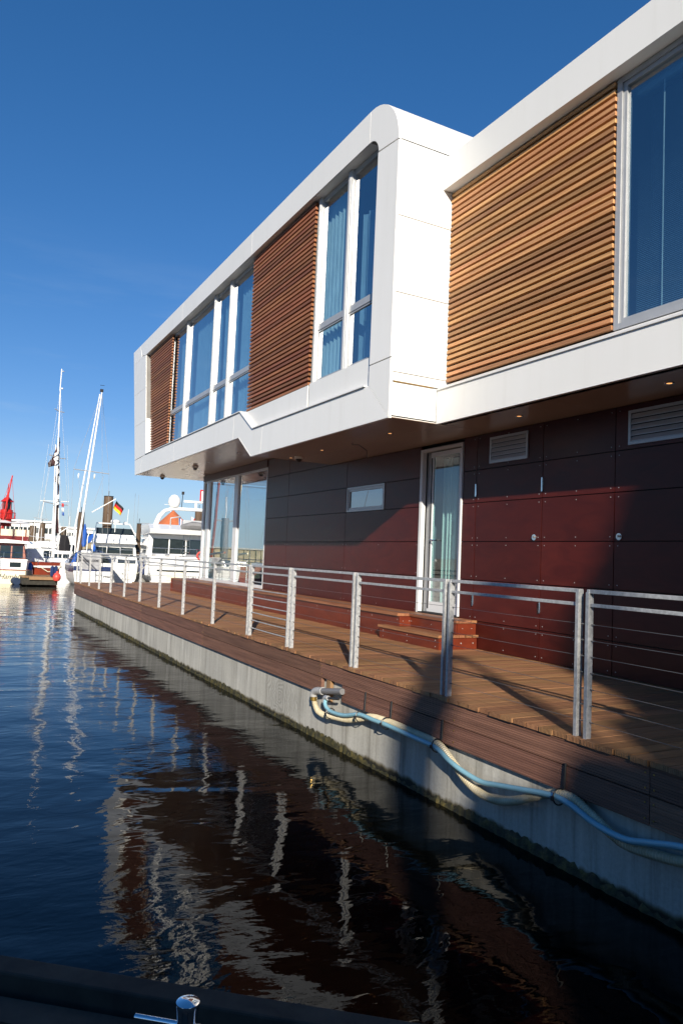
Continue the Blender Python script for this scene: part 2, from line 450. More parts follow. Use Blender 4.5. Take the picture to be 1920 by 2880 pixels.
# deck planks, laid square to the edge
pitch = .1475
n = int((Y1-Y0)/pitch)
pl = MB().box(-.012, XE-.3, -.070, .070, -.038, 0)
PW, PL = .070, XE-.3
def plank_mesh(x0, x1, seed):
    m_ = MB(); rnd = random.Random(seed)
    x = x0
    m_.box(x0, x1, -.070, .070, -.038, 0)
    return m_.mesh('deck_plank', M['deckwood'])
pm = [plank_mesh(-.014-.006*k, 2.9 if k % 2 else 2.9, k) for k in range(3)]
for i in range(n):
    y = Y0 + pitch*(i+.5)
    o = bpy.data.objects.new('deck_plank', pm[random.randrange(3)]); COL.objects.link(o); o.parent = pont
    o.location = (random.uniform(-.004,.004)-4.8, y-12.2, random.uniform(-.0025,.0)-WZ)
MB().box(.06, 9.4, Y0+.1, Y1-.1, -.14, -.040).build('deck_underlay', M['dark'], pont)
MB().box(2.905, 9.4, 22.7, Y1-.02, -.04, -.002).build('rear_deck', M['deckwood'], pont)
# ribbed fascia boards
def fascia(y0, y1, zt, zb, x=0.0, name='fascia_board'):
    n_ = 10; d = (zt-zb)/n_; prof = []
    for k in range(n_):
        z = zt - k*d
        prof += [(x, z-.001), (x, z-d*.62), (x+.0045, z-d*.70), (x+.0045, z-d*.94)]
    prof += [(x, zb), (x+.045, zb), (x+.045, zt), (x, zt)]
    vs = [(p[0], y0, p[1]) for p in prof] + [(p[0], y1, p[1]) for p in prof]; k = len(prof)
    fs = [list(range(k)), [k+i for i in range(k)][::-1]] + [(i, k+i, k+(i+1)%k, (i+1)%k) for i in range(k)]
    return MB().add(vs, fs).build(name, M['fascia'], pont, loc=(x, (y0+y1)/2, (zt+zb)/2))
g = .003
ups = [Y0, -1.45, 3.38, 5.52-0*1, 8.26, 13.06, 17.9, 22.9, Y1]
ups = [Y0, -1.45, 3.38, 8.26, 13.06, 17.9, 22.9, Y1]
for a_, b_ in zip(ups, ups[1:]): fascia(a_+g, b_-g, -.046, -.232)
for a_, b_ in [(Y0,-1.45),(-1.45,3.38),(3.38,7.69),(8.23,13.06),(13.06,17.9),(17.9,22.9),(22.9,Y1)]: fascia(a_+g, b_-g, -.240, -.432)
# far end boards
MB().box(0.002, XE, Y1, Y1+.045, -.232, -.046).build('fascia_board', M['fascia'], pont)
MB().box(0.002, XE, Y1, Y1+.045, -.432, -.240).build('fascia_board', M['fascia'], pont)
sc = MB()
for y in (3.38, 5.52, 8.26, 13.06, 17.9, 22.9):
    for dy in ((-.035, .035) if y != 5.52 else (0,)):
        for z in (-.09, -.19, -.285, -.39):
            if y == 8.26 and dy < 0 and z < -.24: continue
            sc.cyl((-.004, y+dy, z), (.002, y+dy, z), .0065, 6)
sc.build('board_screw', M['brass'], pont, kind='stuff')
MB().box(.005, .05, 8.0, 8.09, -.50, -.24).build('support_block', M['teak'], pont)
# algae along the waterline, ragged top
am = MB(); y = Y0; prev = None; rnd = random.Random(3)
vs = []; N = 900
for i in range(N+1):
    y = Y0 + (Y1-Y0)*i/N
    zt = WZ + .055 + .03*math.sin(y*1.7) + rnd.uniform(-.018, .028)
    out = .045 + rnd.uniform(-.008, .012)
    vs += [(out+.012, y, zt), (out, y, zt-.03), (out-.006, y, WZ-.1)]
fs = []
for i in range(N):
    for k in range(2): fs.append((i*3+k, i*3+k+1, i*3+3+k+1, i*3+3+k))
am.add(vs, fs, True); am.build('algae', M['algae'], pont, kind='stuff')

# ------------------------------------------------------------------ house
house = empty('floating_house', (4.8, 12.2, 0))
tag(house, 'modern white floating house with cedar slat screens above a dark red panelled ground floor', 'house')
# --- ground floor wall
WX = 2.804
wall = MB().box(WX+.03, WX+.16, 10.35, 17.16, 0, 3.69).box(WX+.03, WX+.16, Y0+1, 9.14, 0, 3.228).box(WX+.1, WX+.2, 9.14, 10.35, 3.15, 3.228).build('wall', M['dark'], house)
MB().box(WX+.16, 9.2, Y0+1, 9.1, 0, 3.2).build('core', M['dark'], house)
def wpanel(y0, y1, z0, z1, g=.006, x=WX, mat='panel'):
    return MB().box(x, x+.022, y0+g, y1-g, z0+g, z1-g).build('wall_panel', M[mat], wall, loc=(x, (y0+y1)/2, (z0+z1)/2))
scr = MB()
def screws(y0, y1, z0, z1):
    for yy in (y0+.06, (y0+y1)/2, y1-.06):
        for z in (z0+.055, z1-.055): scr.cyl((WX-.004, yy, z), (WX+.001, yy, z), .0065, 6)
rows = [0.0, .41, 1.02, 1.60, 2.19, 2.69]
colsL = [10.30, 12.94, 15.81, 17.16]
for k in range(3):
    y0, y1 = colsL[k], colsL[k+1]
    for z0, z1 in zip(rows[1:], rows[2:] + [3.225]):
        if k == 0 and z0 == 2.19:
            wpanel(10.30, 11.46, z0, z1); continue
        wpanel(y0, y1, z0, z1)
        if z1 <= 1.7: screws(y0, y1, z0, z1)
    z1 = 3.69
    if y1 > 13.64: wpanel(max(y0, 13.2), y1, 3.225, 3.69)
colsR = [Y0+1, -.1, 2.9, 6.18, 7.40, 8.81, 9.14]
for k in range(6):
    y0, y1 = colsR[k], colsR[k+1]
    for z0, z1 in zip(rows, rows[1:] + [3.225]):
        wpanel(y0, y1, z0, z1)
        if y1-y0 > .4: screws(y0, y1, z0, z1)
        else:
            for z in (z0+.055, z1-.055): scr.cyl((WX-.004, y0+.06, z), (WX+.001, y0+.06, z), .0065, 6)
scr.build('screw', M['alu'], wall, kind='stuff')
# --- hinges, locks
def hinge(y, z0, z1):
    MB().cyl((WX-.012, y, z0), (WX-.012, y, z1), .013, 8).box(WX-.006, WX, y-.015, y+.015, z0+.02, z1-.02).build('hinge', M['chrome'], house)
for y, z0, z1 in ((8.81,2.285,2.476),(7.40,2.277,2.468),(8.81,.63,.797),(7.40,.638,.786)): hinge(y, z0, z1)
for y in (7.53, 6.10):
    l_ = MB().cyl((WX-.012, y, 1.655), (WX, y, 1.655), .042, 16).build('lock', M['chrome'], house)
    MB().cyl((WX-.035, y-.01, 1.66), (WX-.012, y-.01, 1.66), .014, 8).build('key_cylinder', M['greypipe'], l_)
# --- louvre vents
def louvre(y0, y1, z0, z1):
    f = .035; v = MB()
    v.box(WX-.02, WX+.02, y0, y0+f, z0, z1).box(WX-.02, WX+.02, y1-f, y1, z0, z1)
    v.box(WX-.0205, WX+.02, y0+f, y1-f, z0, z0+f).box(WX-.0205, WX+.02, y0+f, y1-f, z1-f, z1)
    fr = v.build('louvre_vent', M['alu'], house)
    MB().box(WX-.0015, WX+.001, y0+f, y1-f, z0+f, z1-f).build('backing', M['dark'], fr)
    nn = 5
    for i in range(nn):
        z = z0+f + (z1-z0-2*f)*(i+.3)/nn
        MB().add([(WX-.018,y0+f,z-.01),(WX-.018,y1-f,z-.01),(WX-.003,y1-f,z+.04),(WX-.003,y0+f,z+.04),
                  (WX-.018,y0+f,z-.018),(WX-.018,y1-f,z-.018)], [(0,3,2,1),(0,1,5,4),(3,0,4),(1,2,5)]).build('louvre_blade', M['alu'], fr)
louvre(7.69, 8.50, 2.76, 3.15); louvre(4.7, 5.98, 2.74, 3.15)
# --- small window
def frame_yz(m_, y0, y1, z0, z1, f, xa, xb):
    m_.box(xa, xb, y0, y0+f, z0, z1).box(xa, xb, y1-f, y1, z0, z1)
    m_.box(xa+.001, xb, y0+f, y1-f, z0, z0+f).box(xa+.001, xb, y0+f, y1-f, z1-f, z1)
    return m_
sw = frame_yz(MB(), 11.465, 12.90, 2.195, 2.685, .035, WX-.012, WX+.05)
frame_yz(sw, 11.502, 12.863, 2.232, 2.648, .045, WX+.004, WX+.05)
sw = sw.build('small_window', M['alu'], house)
MB().box(WX+.028, WX+.0295, 11.54, 12.82, 2.27, 2.61).build('pane', M['glass'], sw)
# --- door
dr = MB().box(WX-.02, WX+.06, 10.235, 10.30, .41, 3.16).box(WX-.02, WX+.06, 9.15, 9.18, .41, 3.16).box(WX-.019, WX+.06, 9.18, 10.235, 3.11, 3.16)
door = dr.build('door', M['alu_light'], house)
MB().box(WX+.085, WX+.12, 10.04, 10.235, .44, 3.11).build('rebate', M['alu'], door)
leaf = frame_yz(MB(), 9.19, 10.045, .45, 3.09, .075, WX+.02, WX+.07)
leaf.box(WX+.021, WX+.07, 9.265, 9.97, .525, .62)
leaf = leaf.build('door_leaf', M['alu_light'], door)
MB().box(WX+.035, WX+.037, 9.265, 9.97, .62, 3.015).build('pane', M['glassclear'], leaf)
MB().box(WX-.05, WX+.1, 9.15, 10.2, .405, .44).build('threshold', M['dark'], door)
MB().tube([(WX+.02,9.93,1.63),(WX-.03,9.93,1.63),(WX-.03,9.80,1.62)], .011, 6).build('handle', M['chrome'], leaf)
MB().box(WX+.015, WX+.035, 10.0, 10.03, .5, 3.0).build('seal_strip', M['dark'], door)
ri = MB().box(WX+.09, 5.5, 9.0, 9.05, .3, 3.2).box(5.45, 5.5, 9.05, 10.4, .3, 3.2).box(WX+.2, 5.5, 10.4, 10.45, .3, 3.2).box(WX+.09,5.5,9.0,10.45,.38,.40).box(WX+.09,5.5,9.0,10.45,3.17,3.2)
ri.build('hall_interior', M['interior'], house)
MB().box(WX+.25, WX+.28, 9.62, 9.98, .5, 3.0).build('curtain', M['curtain'], house)
for yy in (9.70, 9.78, 9.90): MB().cyl((WX+.2, yy, .5), (WX+.2, yy, 3.0), .014, 6).build('pipe', M['boatwhite'], house)
MB().box(WX+.22, WX+.24, 9.70, 9.80, 1.72, 1.95).build('notice', M['flagwhite'], house)

# --- glazed living room corner
gz = empty('glazed_corner', (0,0,0), parent=house); gz.location = Vector((WX, 19.7, .42)) - wpos(house)
MB().box(WX-.02, WX+.2, 17.165, 22.42, 3.50, 3.692).build('header', M['panel'], gz)
fr = MB()
fr.box(WX+.0, WX+.08, 17.165, 22.40, .42, .50).box(WX+.001, WX+.08, 17.165, 22.40, 3.45, 3.50)
fr.box(WX-.01, WX+.09, 22.28, 22.41, .42, 3.5).box(WX-.012, WX+.08, 21.72, 21.96, .501, 3.449)
fr.box(WX-.012, WX+.08, 19.24, 19.52, .501, 3.449).box(WX+.0, WX+.08, 17.165, 17.21, .501, 3.449)
fr.box(WX+.09, 8.6, 22.33, 22.40, .42, .50).box(WX+.09, 8.6, 22.33, 22.40, 3.45, 3.5).box(5.6, 5.8, 22.33, 22.4, .5, 3.45).box(8.5, 8.7, 22.33, 22.4, .5, 3.45)
fr.build('frame', M['alu_light'], gz)
for a_, b_ in ((17.21,19.24),(19.52,21.72),(21.96,22.28)): MB().box(WX+.03, WX+.032, a_, b_, .50, 3.45).build('pane', M['glass'], gz)
for a_, b_ in ((WX+.09,5.6),(5.8,8.5)): MB().box(a_, b_, 22.36, 22.362, .50, 3.45).build('pane', M['glass'], gz)
MB().box(WX+.2, 8.7, 17.0, 22.3, .40, .419).build('floor', M['treadwood'], gz)
MB().box(WX+.25, 8.7, 16.96, 17.0, .40, 3.5).build('room_wall', M['interior'], gz)
MB().box(8.7, 8.75, 16.96, 22.3, .40, 3.5).build('room_wall', M['interior'], gz)

# --- upper volume, outer ring in the plane X = AX
AX = .98
def lerp(a, b, t): return (a[0]+(b[0]-a[0])*t, a[1]+(b[1]-a[1])*t)
def arc(cy, cz, r, a0, a1, n=10): return [(cy + r*math.cos(R(a0+(a1-a0)*i/n)), cz + r*math.sin(R(a0+(a1-a0)*i/n))) for i in range(n+1)]
ZT, ZTi, ZBf, ZBfi, ZBn, ZBni = 8.03, 7.53, 3.70, 4.23, 3.228, 3.77
core = MB()
core.poly([(24.03,ZBf+.01),(25.28,ZT-.01),(23.4,ZTi+.01),(22.67,ZBfi-.01)], 0, AX+.018, AX+.19)
core.poly([(25.28,ZT-.01),(9.29,ZT-.01),(9.29,ZTi+.01),(23.4,ZTi+.01)], 0, AX+.018, AX+.19)
core.poly(arc(9.29,7.21,.81,90,180)+arc(9.29,7.27,.26,180,90,6), 0, AX+.018, AX+.19)
core.poly([(8.48,7.21),(8.48,ZBn+.01),(9.05,ZBni),(9.05,7.27)], 0, AX+.018, AX+.19)
core.poly([(8.48,ZBn+.01),(13.64,ZBn+.01),(13.6,ZBni-.01),(9.05,ZBni-.01)], 0, AX+.018, AX+.12)
core.poly([(13.64,ZBn+.01),(14.40,ZBf+.01),(14.38,ZBfi-.01),(13.6,ZBni-.01)], 0, AX+.018, AX+.12)
core.poly([(14.40,ZBf+.01),(24.03,ZBf+.01),(22.67,ZBfi-.01),(14.38,ZBfi-.01)], 0, AX+.018, AX+.12)
shell = core.build('upper_shell', M['white_gap'], house)
def offset_poly(p, g):
    n = len(p); area = sum(p[i][0]*p[(i+1)%n][1]-p[(i+1)%n][0]*p[i][1] for i in range(n)); s = 1 if area > 0 else -1
    out = []
    for i in range(n):
        a, b, c = Vector(p[i-1]), Vector(p[i]), Vector(p[(i+1)%n])
        e1 = (b-a).normalized(); e2 = (c-b).normalized()
        n1 = Vector((-e1.y, e1.x))*s; n2 = Vector((-e2.y, e2.x))*s
        k = n1+n2; k = k/max(.2, k.length_squared)*2 if k.length > 1e-6 else n1
        q = b + k*g; out.append((q.x, q.y))
    return out
def clad(p, g=.004):
    c = (sum(q[0] for q in p)/len(p), sum(q[1] for q in p)/len(p))
    MB().poly(offset_poly(p, g), 0, AX, AX+.02).build('cladding_panel', M['white'], shell, loc=(AX, c[0], c[1]))
Ltop_o = (25.30, ZT); Ltop_i = (23.42, ZTi); Lbot_o = (24.03, ZBf); Lbot_i = (22.66, ZBfi)
def lo(z): t = (z-ZBf)/(ZT-ZBf); return (24.03+1.27*t, z)
def li(z): t = (z-ZBfi)/(ZTi-ZBfi); return (22.66+.76*t, z)
# left (far) column
zs = [4.19, 5.33, 6.42, 7.56]
clad([lo(ZBf), lo(4.18), (23.2,4.2), (23.25,ZBf)]); clad([(23.25,ZBf),(23.2,4.205),(22.66,ZBfi),(19.43,ZBfi),(19.43,ZBf)])
for a_, b_ in zip(zs, zs[1:]): clad([lo(a_), lo(b_), li(min(b_,7.53)), li(max(a_,4.23))])
clad([lo(7.56), Ltop_o, (24.32,ZT), (24.0,7.6), li(7.53)]); clad([(24.32,ZT),(19.33,ZT),(19.33,ZTi),Ltop_i,(23.98,7.62)])
clad([(19.33,ZT),(14.19,ZT),(14.19,ZTi),(19.33,ZTi)]); clad([(14.19,ZT),(9.30,ZT),(9.30,ZTi),(14.19,ZTi)])
clad([(9.30,ZT)]+arc(9.29,7.21,.82,90,180)+[(8.47,7.20)]+[(9.03,7.27)]+arc(9.29,7.27,.26,180,90,6)+[(9.30,ZTi)])
clad([(8.47,7.19),(9.04,7.26),(9.05,4.07),(8.47,4.07)]); clad([(8.47,4.06),(9.05,4.06),(9.05,3.77),(8.47,ZBn)], .003)
clad([(8.47,ZBn),(9.05,3.77),(13.08,ZBni),(13.14,ZBn)])
clad([(13.14,ZBn),(13.08,ZBni),(13.60,ZBni),(14.38,ZBfi),(14.75,ZBfi),(14.75,ZBf),(14.40,ZBf),(13.64,ZBn)])
clad([(14.75,ZBf),(14.75,ZBfi),(19.43,ZBfi),(19.43,ZBf)])
# drip edges
de = MB()
def bar(m_, p, q, x0, x1, t):
    a = Vector((p[0], p[1])); c = Vector((q[0], q[1])); d = (c-a).normalized(); nn = Vector((-d.y, d.x))*t
    m_.poly([(a.x,a.y),(c.x,c.y),(c.x+nn.x,c.y+nn.y),(a.x+nn.x,a.y+nn.y)], 0, x0, x1)
bar(de, (22.7,ZBfi), (14.36,ZBfi), AX-.03, AX+.20, -.018)
bar(de, (14.36,ZBfi+.001), (13.59,ZBni+.001), AX-.031, AX+.12, -.018)
bar(de, (13.6,ZBni), (9.14,ZBni), AX-.03, AX+.12, -.018)
de.build('drip_edge', M['white_trim'], house)
bt = MB(); bar(bt, (24.03,ZBf), (14.4,ZBf), AX-.006, AX+.05, .012); bar(bt, (13.64,ZBn), (8.47,ZBn), AX-.006, AX+.05, .012); bar(bt,(14.4,ZBf),(13.64,ZBn),AX-.0065,AX+.05,.012)
bt.build('bottom_trim', M['white_trim'], house)
# reveal linings
MB().box(AX+.022, AX+.24, 9.25, 23.46, ZTi, ZTi+.008).build('reveal_lining', M['white'], house)
MB().poly([(22.66,ZBfi),(23.42,ZTi),(23.43,ZTi),(22.67,ZBfi)], 0, AX+.022, AX+.26).build('reveal_lining', M['white'], house)
MB().box(AX+.022, AX+.26, 9.04, 9.052, ZBni, 7.3).build('reveal_lining', M['white'], house)
# sub sill panels near part
XS = AX+.07
MB().poly([(13.62,ZBni+.02),(14.33,ZBfi-.02),(11.265,ZBfi-.02),(11.265,ZBni+.02)], 0, XS, XS+.02).build('sill_panel', M['white'], house)
MB().box(XS, XS+.02, 9.16, 11.205, ZBni+.02, 4.225).build('sill_panel', M['white'], house)
MB().box(XS+.021, XS+.1, 9.06, 14.3, ZBni, ZBfi-.03).build('sill_backing', M['dark'], house)
MB().poly([(13.6,ZBni+.019),(14.37,ZBfi+.0),(14.37,ZBfi-.05),(13.6,ZBni-.04)], 0, AX+.02, XS+.09).build('sloped_sill', M['white'], house)
# --- roof, end wall, body of volume A
BX = 9.0
shellb = MB()
prof = [(24.03,ZBf),(25.30,ZT),(9.29,ZT)] + arc(9.29,7.21,.82,90,180)[1:] + [(8.47,ZBn),(13.64,ZBn),(14.40,ZBf)]
in_ = 0.02
pr2 = offset_poly(prof, .016)
# skin only: sides as a loop without front cap
k = len(pr2); vs = [(AX+.03, p[0], p[1]) for p in pr2] + [(BX, p[0], p[1]) for p in pr2]
fs = [(i, (i+1)%k, k+(i+1)%k, k+i) for i in range(k) if i not in (k-1, k-2, k-3)] + [[k+i for i in range(k)]]
MB().add(vs, fs).build('volume_body', M['white_gap'], house)
# near end wall panels (strip joints as in the photograph)
ew = empty('end_wall', parent=house); ew.location = Vector((1.4, 8.47, 5.5)) - wpos(house)
def xp(x0, x1, z0, z1, g=.006, mat='white', nm='cladding_panel'):
    MB().box(x0+g, x1-g, 8.47, 8.485, z0+g, z1-g).build(nm, M[mat], ew, loc=((x0+x1)/2, 8.47, (z0+z1)/2))
for z0, z1 in ((3.74,3.87),(3.87,5.0),(5.0,6.10),(6.10,7.20)): xp(AX+.045, 2.02, z0, z1)
xp(AX+.045, 1.772, ZBn, 3.725)
MB().box(AX+.022, AX+.043, 8.466, 8.486, ZBn, 7.21).build('corner_trim', M['white_trim'], ew)
MB().box(AX+.06, 1.70, 8.462, 8.4699, 3.728, 3.738).build('drip_edge', M['brass'], ew)
# curved and flat roof sheet
ra = arc(9.29,7.21,.82,180,90,16); k = len(ra); inn = arc(9.29,7.21,.80,180,90,16)
for x0, x1 in ((AX+.022, AX+.043), (AX+.047, BX)):
    vs = [(x0,p[0],p[1]) for p in ra]+[(x1,p[0],p[1]) for p in ra]+[(x0,p[0],p[1]) for p in inn]
    fs = [(i, k+i, k+i+1, i+1) for i in range(k-1)] + [(i+1, 2*k+i+1, 2*k+i, i) for i in range(k-1)]
    MB().add(vs, fs, True).build('curved_roof_sheet', M['white'], house)
MB().box(AX+.022, BX, 9.29, 25.28, ZT-.012, ZT).build('roof', M['white'], house)
MB().poly([(24.03,ZBf),(25.30,ZT),(25.285,ZT),(24.015,ZBf)], 0, AX+.02, BX).build('far_end_wall', M['white'], house)
# --- soffits
def soffit(x0, x1, y0, y1, z): MB().box(x0, x1, y0, y1, z, z+.012).build('soffit_panel', M['soffit'], house)
ys = [14.42, 17.2, 20.0, 22.8, 24.02]
for a_, b_ in zip(ys, ys[1:]):
    for xa, xb in ((AX+.02,1.9),(1.9,2.83)) if a_ < 22 else ((AX+.02,1.9),(1.9,3.3),(3.3,6.),(6.,9.)):
        soffit(xa+.003, xb-.003, a_+.003, b_-.003, ZBf)
ys = [8.47, 10.3, 12.0, 13.63]
for a_, b_ in zip(ys, ys[1:]):
    for xa, xb in ((AX+.02,1.9),(1.9,2.83)): soffit(xa+.003, xb-.003, a_+.003, b_-.003, ZBn)
MB().poly([(13.64,ZBn),(14.42,ZBf),(14.42,ZBf+.012),(13.64,ZBn+.012)], 0, AX+.02, 2.84).build('soffit_slope', M['soffit'], house)
ys = [Y0+1, -.4, 2.2, 4.3, 6.4, 8.47]
for a_, b_ in zip(ys, ys[1:]): soffit(1.79, 2.83, a_+.003, b_-.003, ZBn)
MB().box(1.78, 2.9, Y0+1, 8.47, ZBn+.013, ZBn+.03).box(AX+.03, 2.9, 8.47, 13.5, ZBn+.013, ZBn+.03).box(AX+.03, 9, 14.5, 24.0, ZBf+.013, ZBf+.03).build('soffit_backing', M['dark'], house)
def downlight(x, y, z, lit=True):
    d = MB().lathe((x,y,z), [(.030,-.001),(.045,-.006),(.052,-.006),(.055,.0)], 16).build('downlight', M['chrome'], house)
    MB().lathe((x,y,z), [(.0,-.001),(.030,-.001)], 12).build('bulb', M['lamp'] if lit else M['boatwhite'], d)
for x, y in ((2.29,7.32),(2.30,5.05),(1.70,9.58),(1.70,11.92),(1.70,13.3),(2.3,2.7)): downlight(x, y, ZBn)
for x, y in ((1.80,21.3),(1.81,18.96),(1.8,16.6)): downlight(x, y, ZBf, False)
def dome(x, y, z):
    d = MB().lathe((x,y,z), [(.085,0),(.085,-.035),(.06,-.045)], 18).build('dome_camera', M['boatwhite'], house)
    MB().lathe((x,y,z), [(.062,-.04),(.056,-.075),(.03,-.10),(.0,-.105)], 16).build('dome', M['blackplastic'], d)
dome(1.76,13.05,ZBn); dome(1.83,20.2,ZBf); dome(1.80,23.7,ZBf)
MB().tube([(1.70,10.76,ZBn),(1.70,10.78,ZBn-.03),(1.74,10.62,ZBn-.05),(1.80,10.45,ZBn-.16),(1.84,10.5,ZBn-.28)], .006, 6).build('loose_cable', M['blackplastic'], house)

# --- slat screens
def slat_screen(y0b, y1b, y0t, y1t, z0, z1, n, x0, x1, h=.047, mat='cedar'):
    e = empty('slat_screen', parent=house); e.location = Vector((x0, (y0b+y1b)/2, z0)) - wpos(house)
    p = (z1-z0)/n
    bk = MB()
    for q in (.05, .35, .65, .95):
        yb = y0b+(y1b-y0b)*q
        bk.box(x1+.002, x1+.03, yb-.02, yb+.02, z0, z1)
    bk.build('batten', M['black'], e)
    me = {}
    for i in range(n):
        z = z0 + p*i + .01; t = i/(n-1)
        a = y0b+(y0t-y0b)*t; b_ = y1b+(y1t-y1b)*t
        L = b_-a; rd = round(L, 3)
        if rd not in me:
            me[rd] = MB().box(0, x1-x0, 0, L, 0, h).mesh('slat', M[mat])
        s = bpy.data.objects.new('slat', me[rd]); COL.objects.link(s); s.parent = e
        s.location = Vector((x0+random.uniform(-.003,.003), a+random.uniform(-.006,.006), z)) - wpos(e)
    return e
SX0, SX1 = AX+.10, AX+.15
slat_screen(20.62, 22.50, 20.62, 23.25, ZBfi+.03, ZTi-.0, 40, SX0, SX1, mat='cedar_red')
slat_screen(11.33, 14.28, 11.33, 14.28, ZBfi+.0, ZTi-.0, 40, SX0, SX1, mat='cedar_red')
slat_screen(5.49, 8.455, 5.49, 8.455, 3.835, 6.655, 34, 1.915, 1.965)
# --- windows of the upper volume
FX = AX+.17
def winrow(y0, y1, z0, z1, mull, transom, white=True):
    wn_ = empty('window_band', parent=house); wn_.location = Vector((FX, (y0+y1)/2, z0)) - wpos(house)
    mull = sorted(mull)
    fm = MB(); f = .06
    fm.box(FX+.012, FX+.05, y0, y0+.02, z0, z1); fm.box(FX+.01, FX+.08, y0, y1, z0, z0+.05).box(FX+.01, FX+.08, y0, y1, z1-.06, z1)
    fm.build('frame', M['alu'], wn_)
    for (yc, wd) in mull:
        MB().box(FX-.035, FX+.08, yc-wd/2, yc+wd/2, z0+.0, z1).box(FX-.045, FX-.034, yc-wd*.18, yc+wd*.18, z0+.02, z1-.02).build('mullion', M['mullion'], wn_)
    cuts = [y0] + [q for m_ in mull for q in (m_[0]-m_[1]/2, m_[0]+m_[1]/2)] + [y1]
    for i in range(0, len(cuts), 2):
        a, b_ = cuts[i], cuts[i+1]
        if b_-a < .1: continue
        MB().box(FX+.0, FX+.06, a, b_, transom-.045, transom+.045).build('transom', M['alu'], wn_)
        for (za, zb) in ((z0+.05, transom-.045), (transom+.045, z1-.06)):
            s_ = frame_yz(MB(), a, b_, za, zb, .028, FX+.012, FX+.055); s_.build('sash', M['alu'], wn_)
            MB().box(FX+.035, FX+.037, a+.028, b_-.028, za+.028, zb-.028).build('pane', M['glass'], wn_)
winrow(14.2, 20.75, ZBfi, ZTi, [(19.24,.12),(16.92,.12),(15.78,.12)], 5.22)
winrow(9.06, 11.4, ZBfi, ZTi, [(11.22,.08),(10.14,.12)], 5.21)
MB().box(FX+.1, FX+.11, 11.3, 14.3, ZBfi, ZTi).box(FX+.1, FX+.11, 20.6, 23.5, ZBfi, ZTi).build('screen_backing', M['dark'], house)
# rooms
rm = MB()
rm.box(FX+3.0, FX+3.05, 9.0, 23.5, 3.9, 7.7).box(FX+.1, FX+3, 9.0, 23.5, 3.9, 4.0).box(FX+.1, FX+3, 9.0, 23.5, 7.6, 7.7)
rm.box(FX+.2, FX+3, 12.8, 12.85, 4.0, 7.6).box(FX+.2, FX+3, 8.95, 9.0, 4.0, 7.6)
rm.build('room_interior', M['interior'], house)
def blinds(y0, y1, z0, z1, x, step=.13, ang=.5, mat='curtain', name='curtain', tall=True):
    m_ = MB(); nn = int((y1-y0)/step); rr = random.Random(int(y0*10))
    vs = []; 
    for i in range(nn*6+1):
        y = y0 + (y1-y0)*i/(nn*6); vs += [(x+.03*math.sin(i*2*PI/6)+rr.uniform(-.006,.006), y, z0), (x+.03*math.sin(i*2*PI/6+.3)+rr.uniform(-.006,.006), y, z1)]
    m_.add(vs, [(2*i, 2*i+2, 2*i+3, 2*i+1) for i in range(nn*6)], True)
    return m_.build(name, M[mat], house)
blinds(9.35, 10.25, 4.05, 6.9, FX+.3, .17, mat='blind'); blinds(10.65, 11.35, 4.05, 7.5, FX+.2)
for a_, b_ in ((14.3,15.6),(15.9,16.8),(17.05,19.0),(19.4,20.5)):
    blinds(a_, b_, 4.05, 7.5, FX+.22, .16, mat='blind')
# --- volume B, right-hand upper module
UX = 1.77; YB0 = Y0+1
fb = empty('right_module', parent=house); fb.location = Vector((UX, 3, ZBn)) - wpos(house)
MB().box(UX, UX+.3, YB0, 8.462, 6.657, 7.122).build('top_fascia', M['white'], fb)
MB().box(UX, UX+.14, YB0, 8.462, ZBn, 3.708).build('bottom_fascia', M['white'], fb)
MB().box(UX-.022, UX+.0, YB0, 8.44, 3.700, 3.722).box(UX+.0, UX+.14, YB0, 8.44, 3.709, 3.722).build('drip_edge', M['white_trim'], fb)
MB().poly([(UX+.03,3.723),(UX+.24,3.723),(UX+.24,3.83),(UX+.17,3.815)], 1, YB0, 8.44).build('sill', M['white_trim'], fb)
MB().box(UX-.005, UX+.05, YB0, 8.462, ZBn-.008, ZBn-.0005).build('bottom_trim', M['white_trim'], fb)
MB().box(UX+.3, BX, YB0, 8.46, 7.0, 7.12).build('roof', M['white'], fb)
MB().box(UX+.24, UX+.3, 5.5, 8.46, 3.75, 6.66).build('screen_backing', M['dark'], fb)
wb = empty('window', parent=house); wb.location = Vector((UX+.2, 3, 3.83)) - wpos(house)
f1 = MB(); xa = UX+.17
frame_yz(f1, 1.0, 5.48, 3.83, 6.655, .065, xa, xa+.1); frame_yz(f1, 1.066, 5.412, 3.896, 6.589, .05, xa+.02, xa+.1)
f1.build('frame', M['alu'], wb)
MB().box(xa+.05, xa+.052, 1.11, 5.365, 3.94, 6.54).build('pane', M['glass'], wb)
MB().box(xa, xa+.1, YB0, .99, 3.83, 6.655).build('side_panel', M['white'], wb)
bl = MB()
z = 3.96
while z < 6.5:
    bl.add([(xa+.20,1.1,z),(xa+.20,5.36,z),(xa+.222,5.36,z+.016),(xa+.222,1.1,z+.016)], [(0,1,2,3)]); z += .021
bl.build('venetian_blind', M['blind'], wb, kind='stuff')
for y in (5.02, 4.55, 4.08, 3.6, 3.1): MB().box(xa+.185, xa+.19, y-.006, y+.006, 3.96, 6.5).build('blind_cord', M['curtain'], wb)
MB().box(xa+.17, xa+.25, 1.1, 5.36, 6.47, 6.53).box(xa+.18, xa+.23, 1.1, 5.36, 3.945, 3.965).build('blind_rail', M['blind'], wb)
MB().box(xa+.6, xa+.62, 1.0, 5.5, 3.8, 6.7).build('room_wall', M['interior'], wb)
MB().box(UX+.3, BX, YB0-.02, YB0, ZBn, 7.1).build('near_end_wall', M['white'], fb)
MB().box(BX-.02, BX, YB0, 8.46, 0, 7.1).build('rear_wall', M['white'], fb)

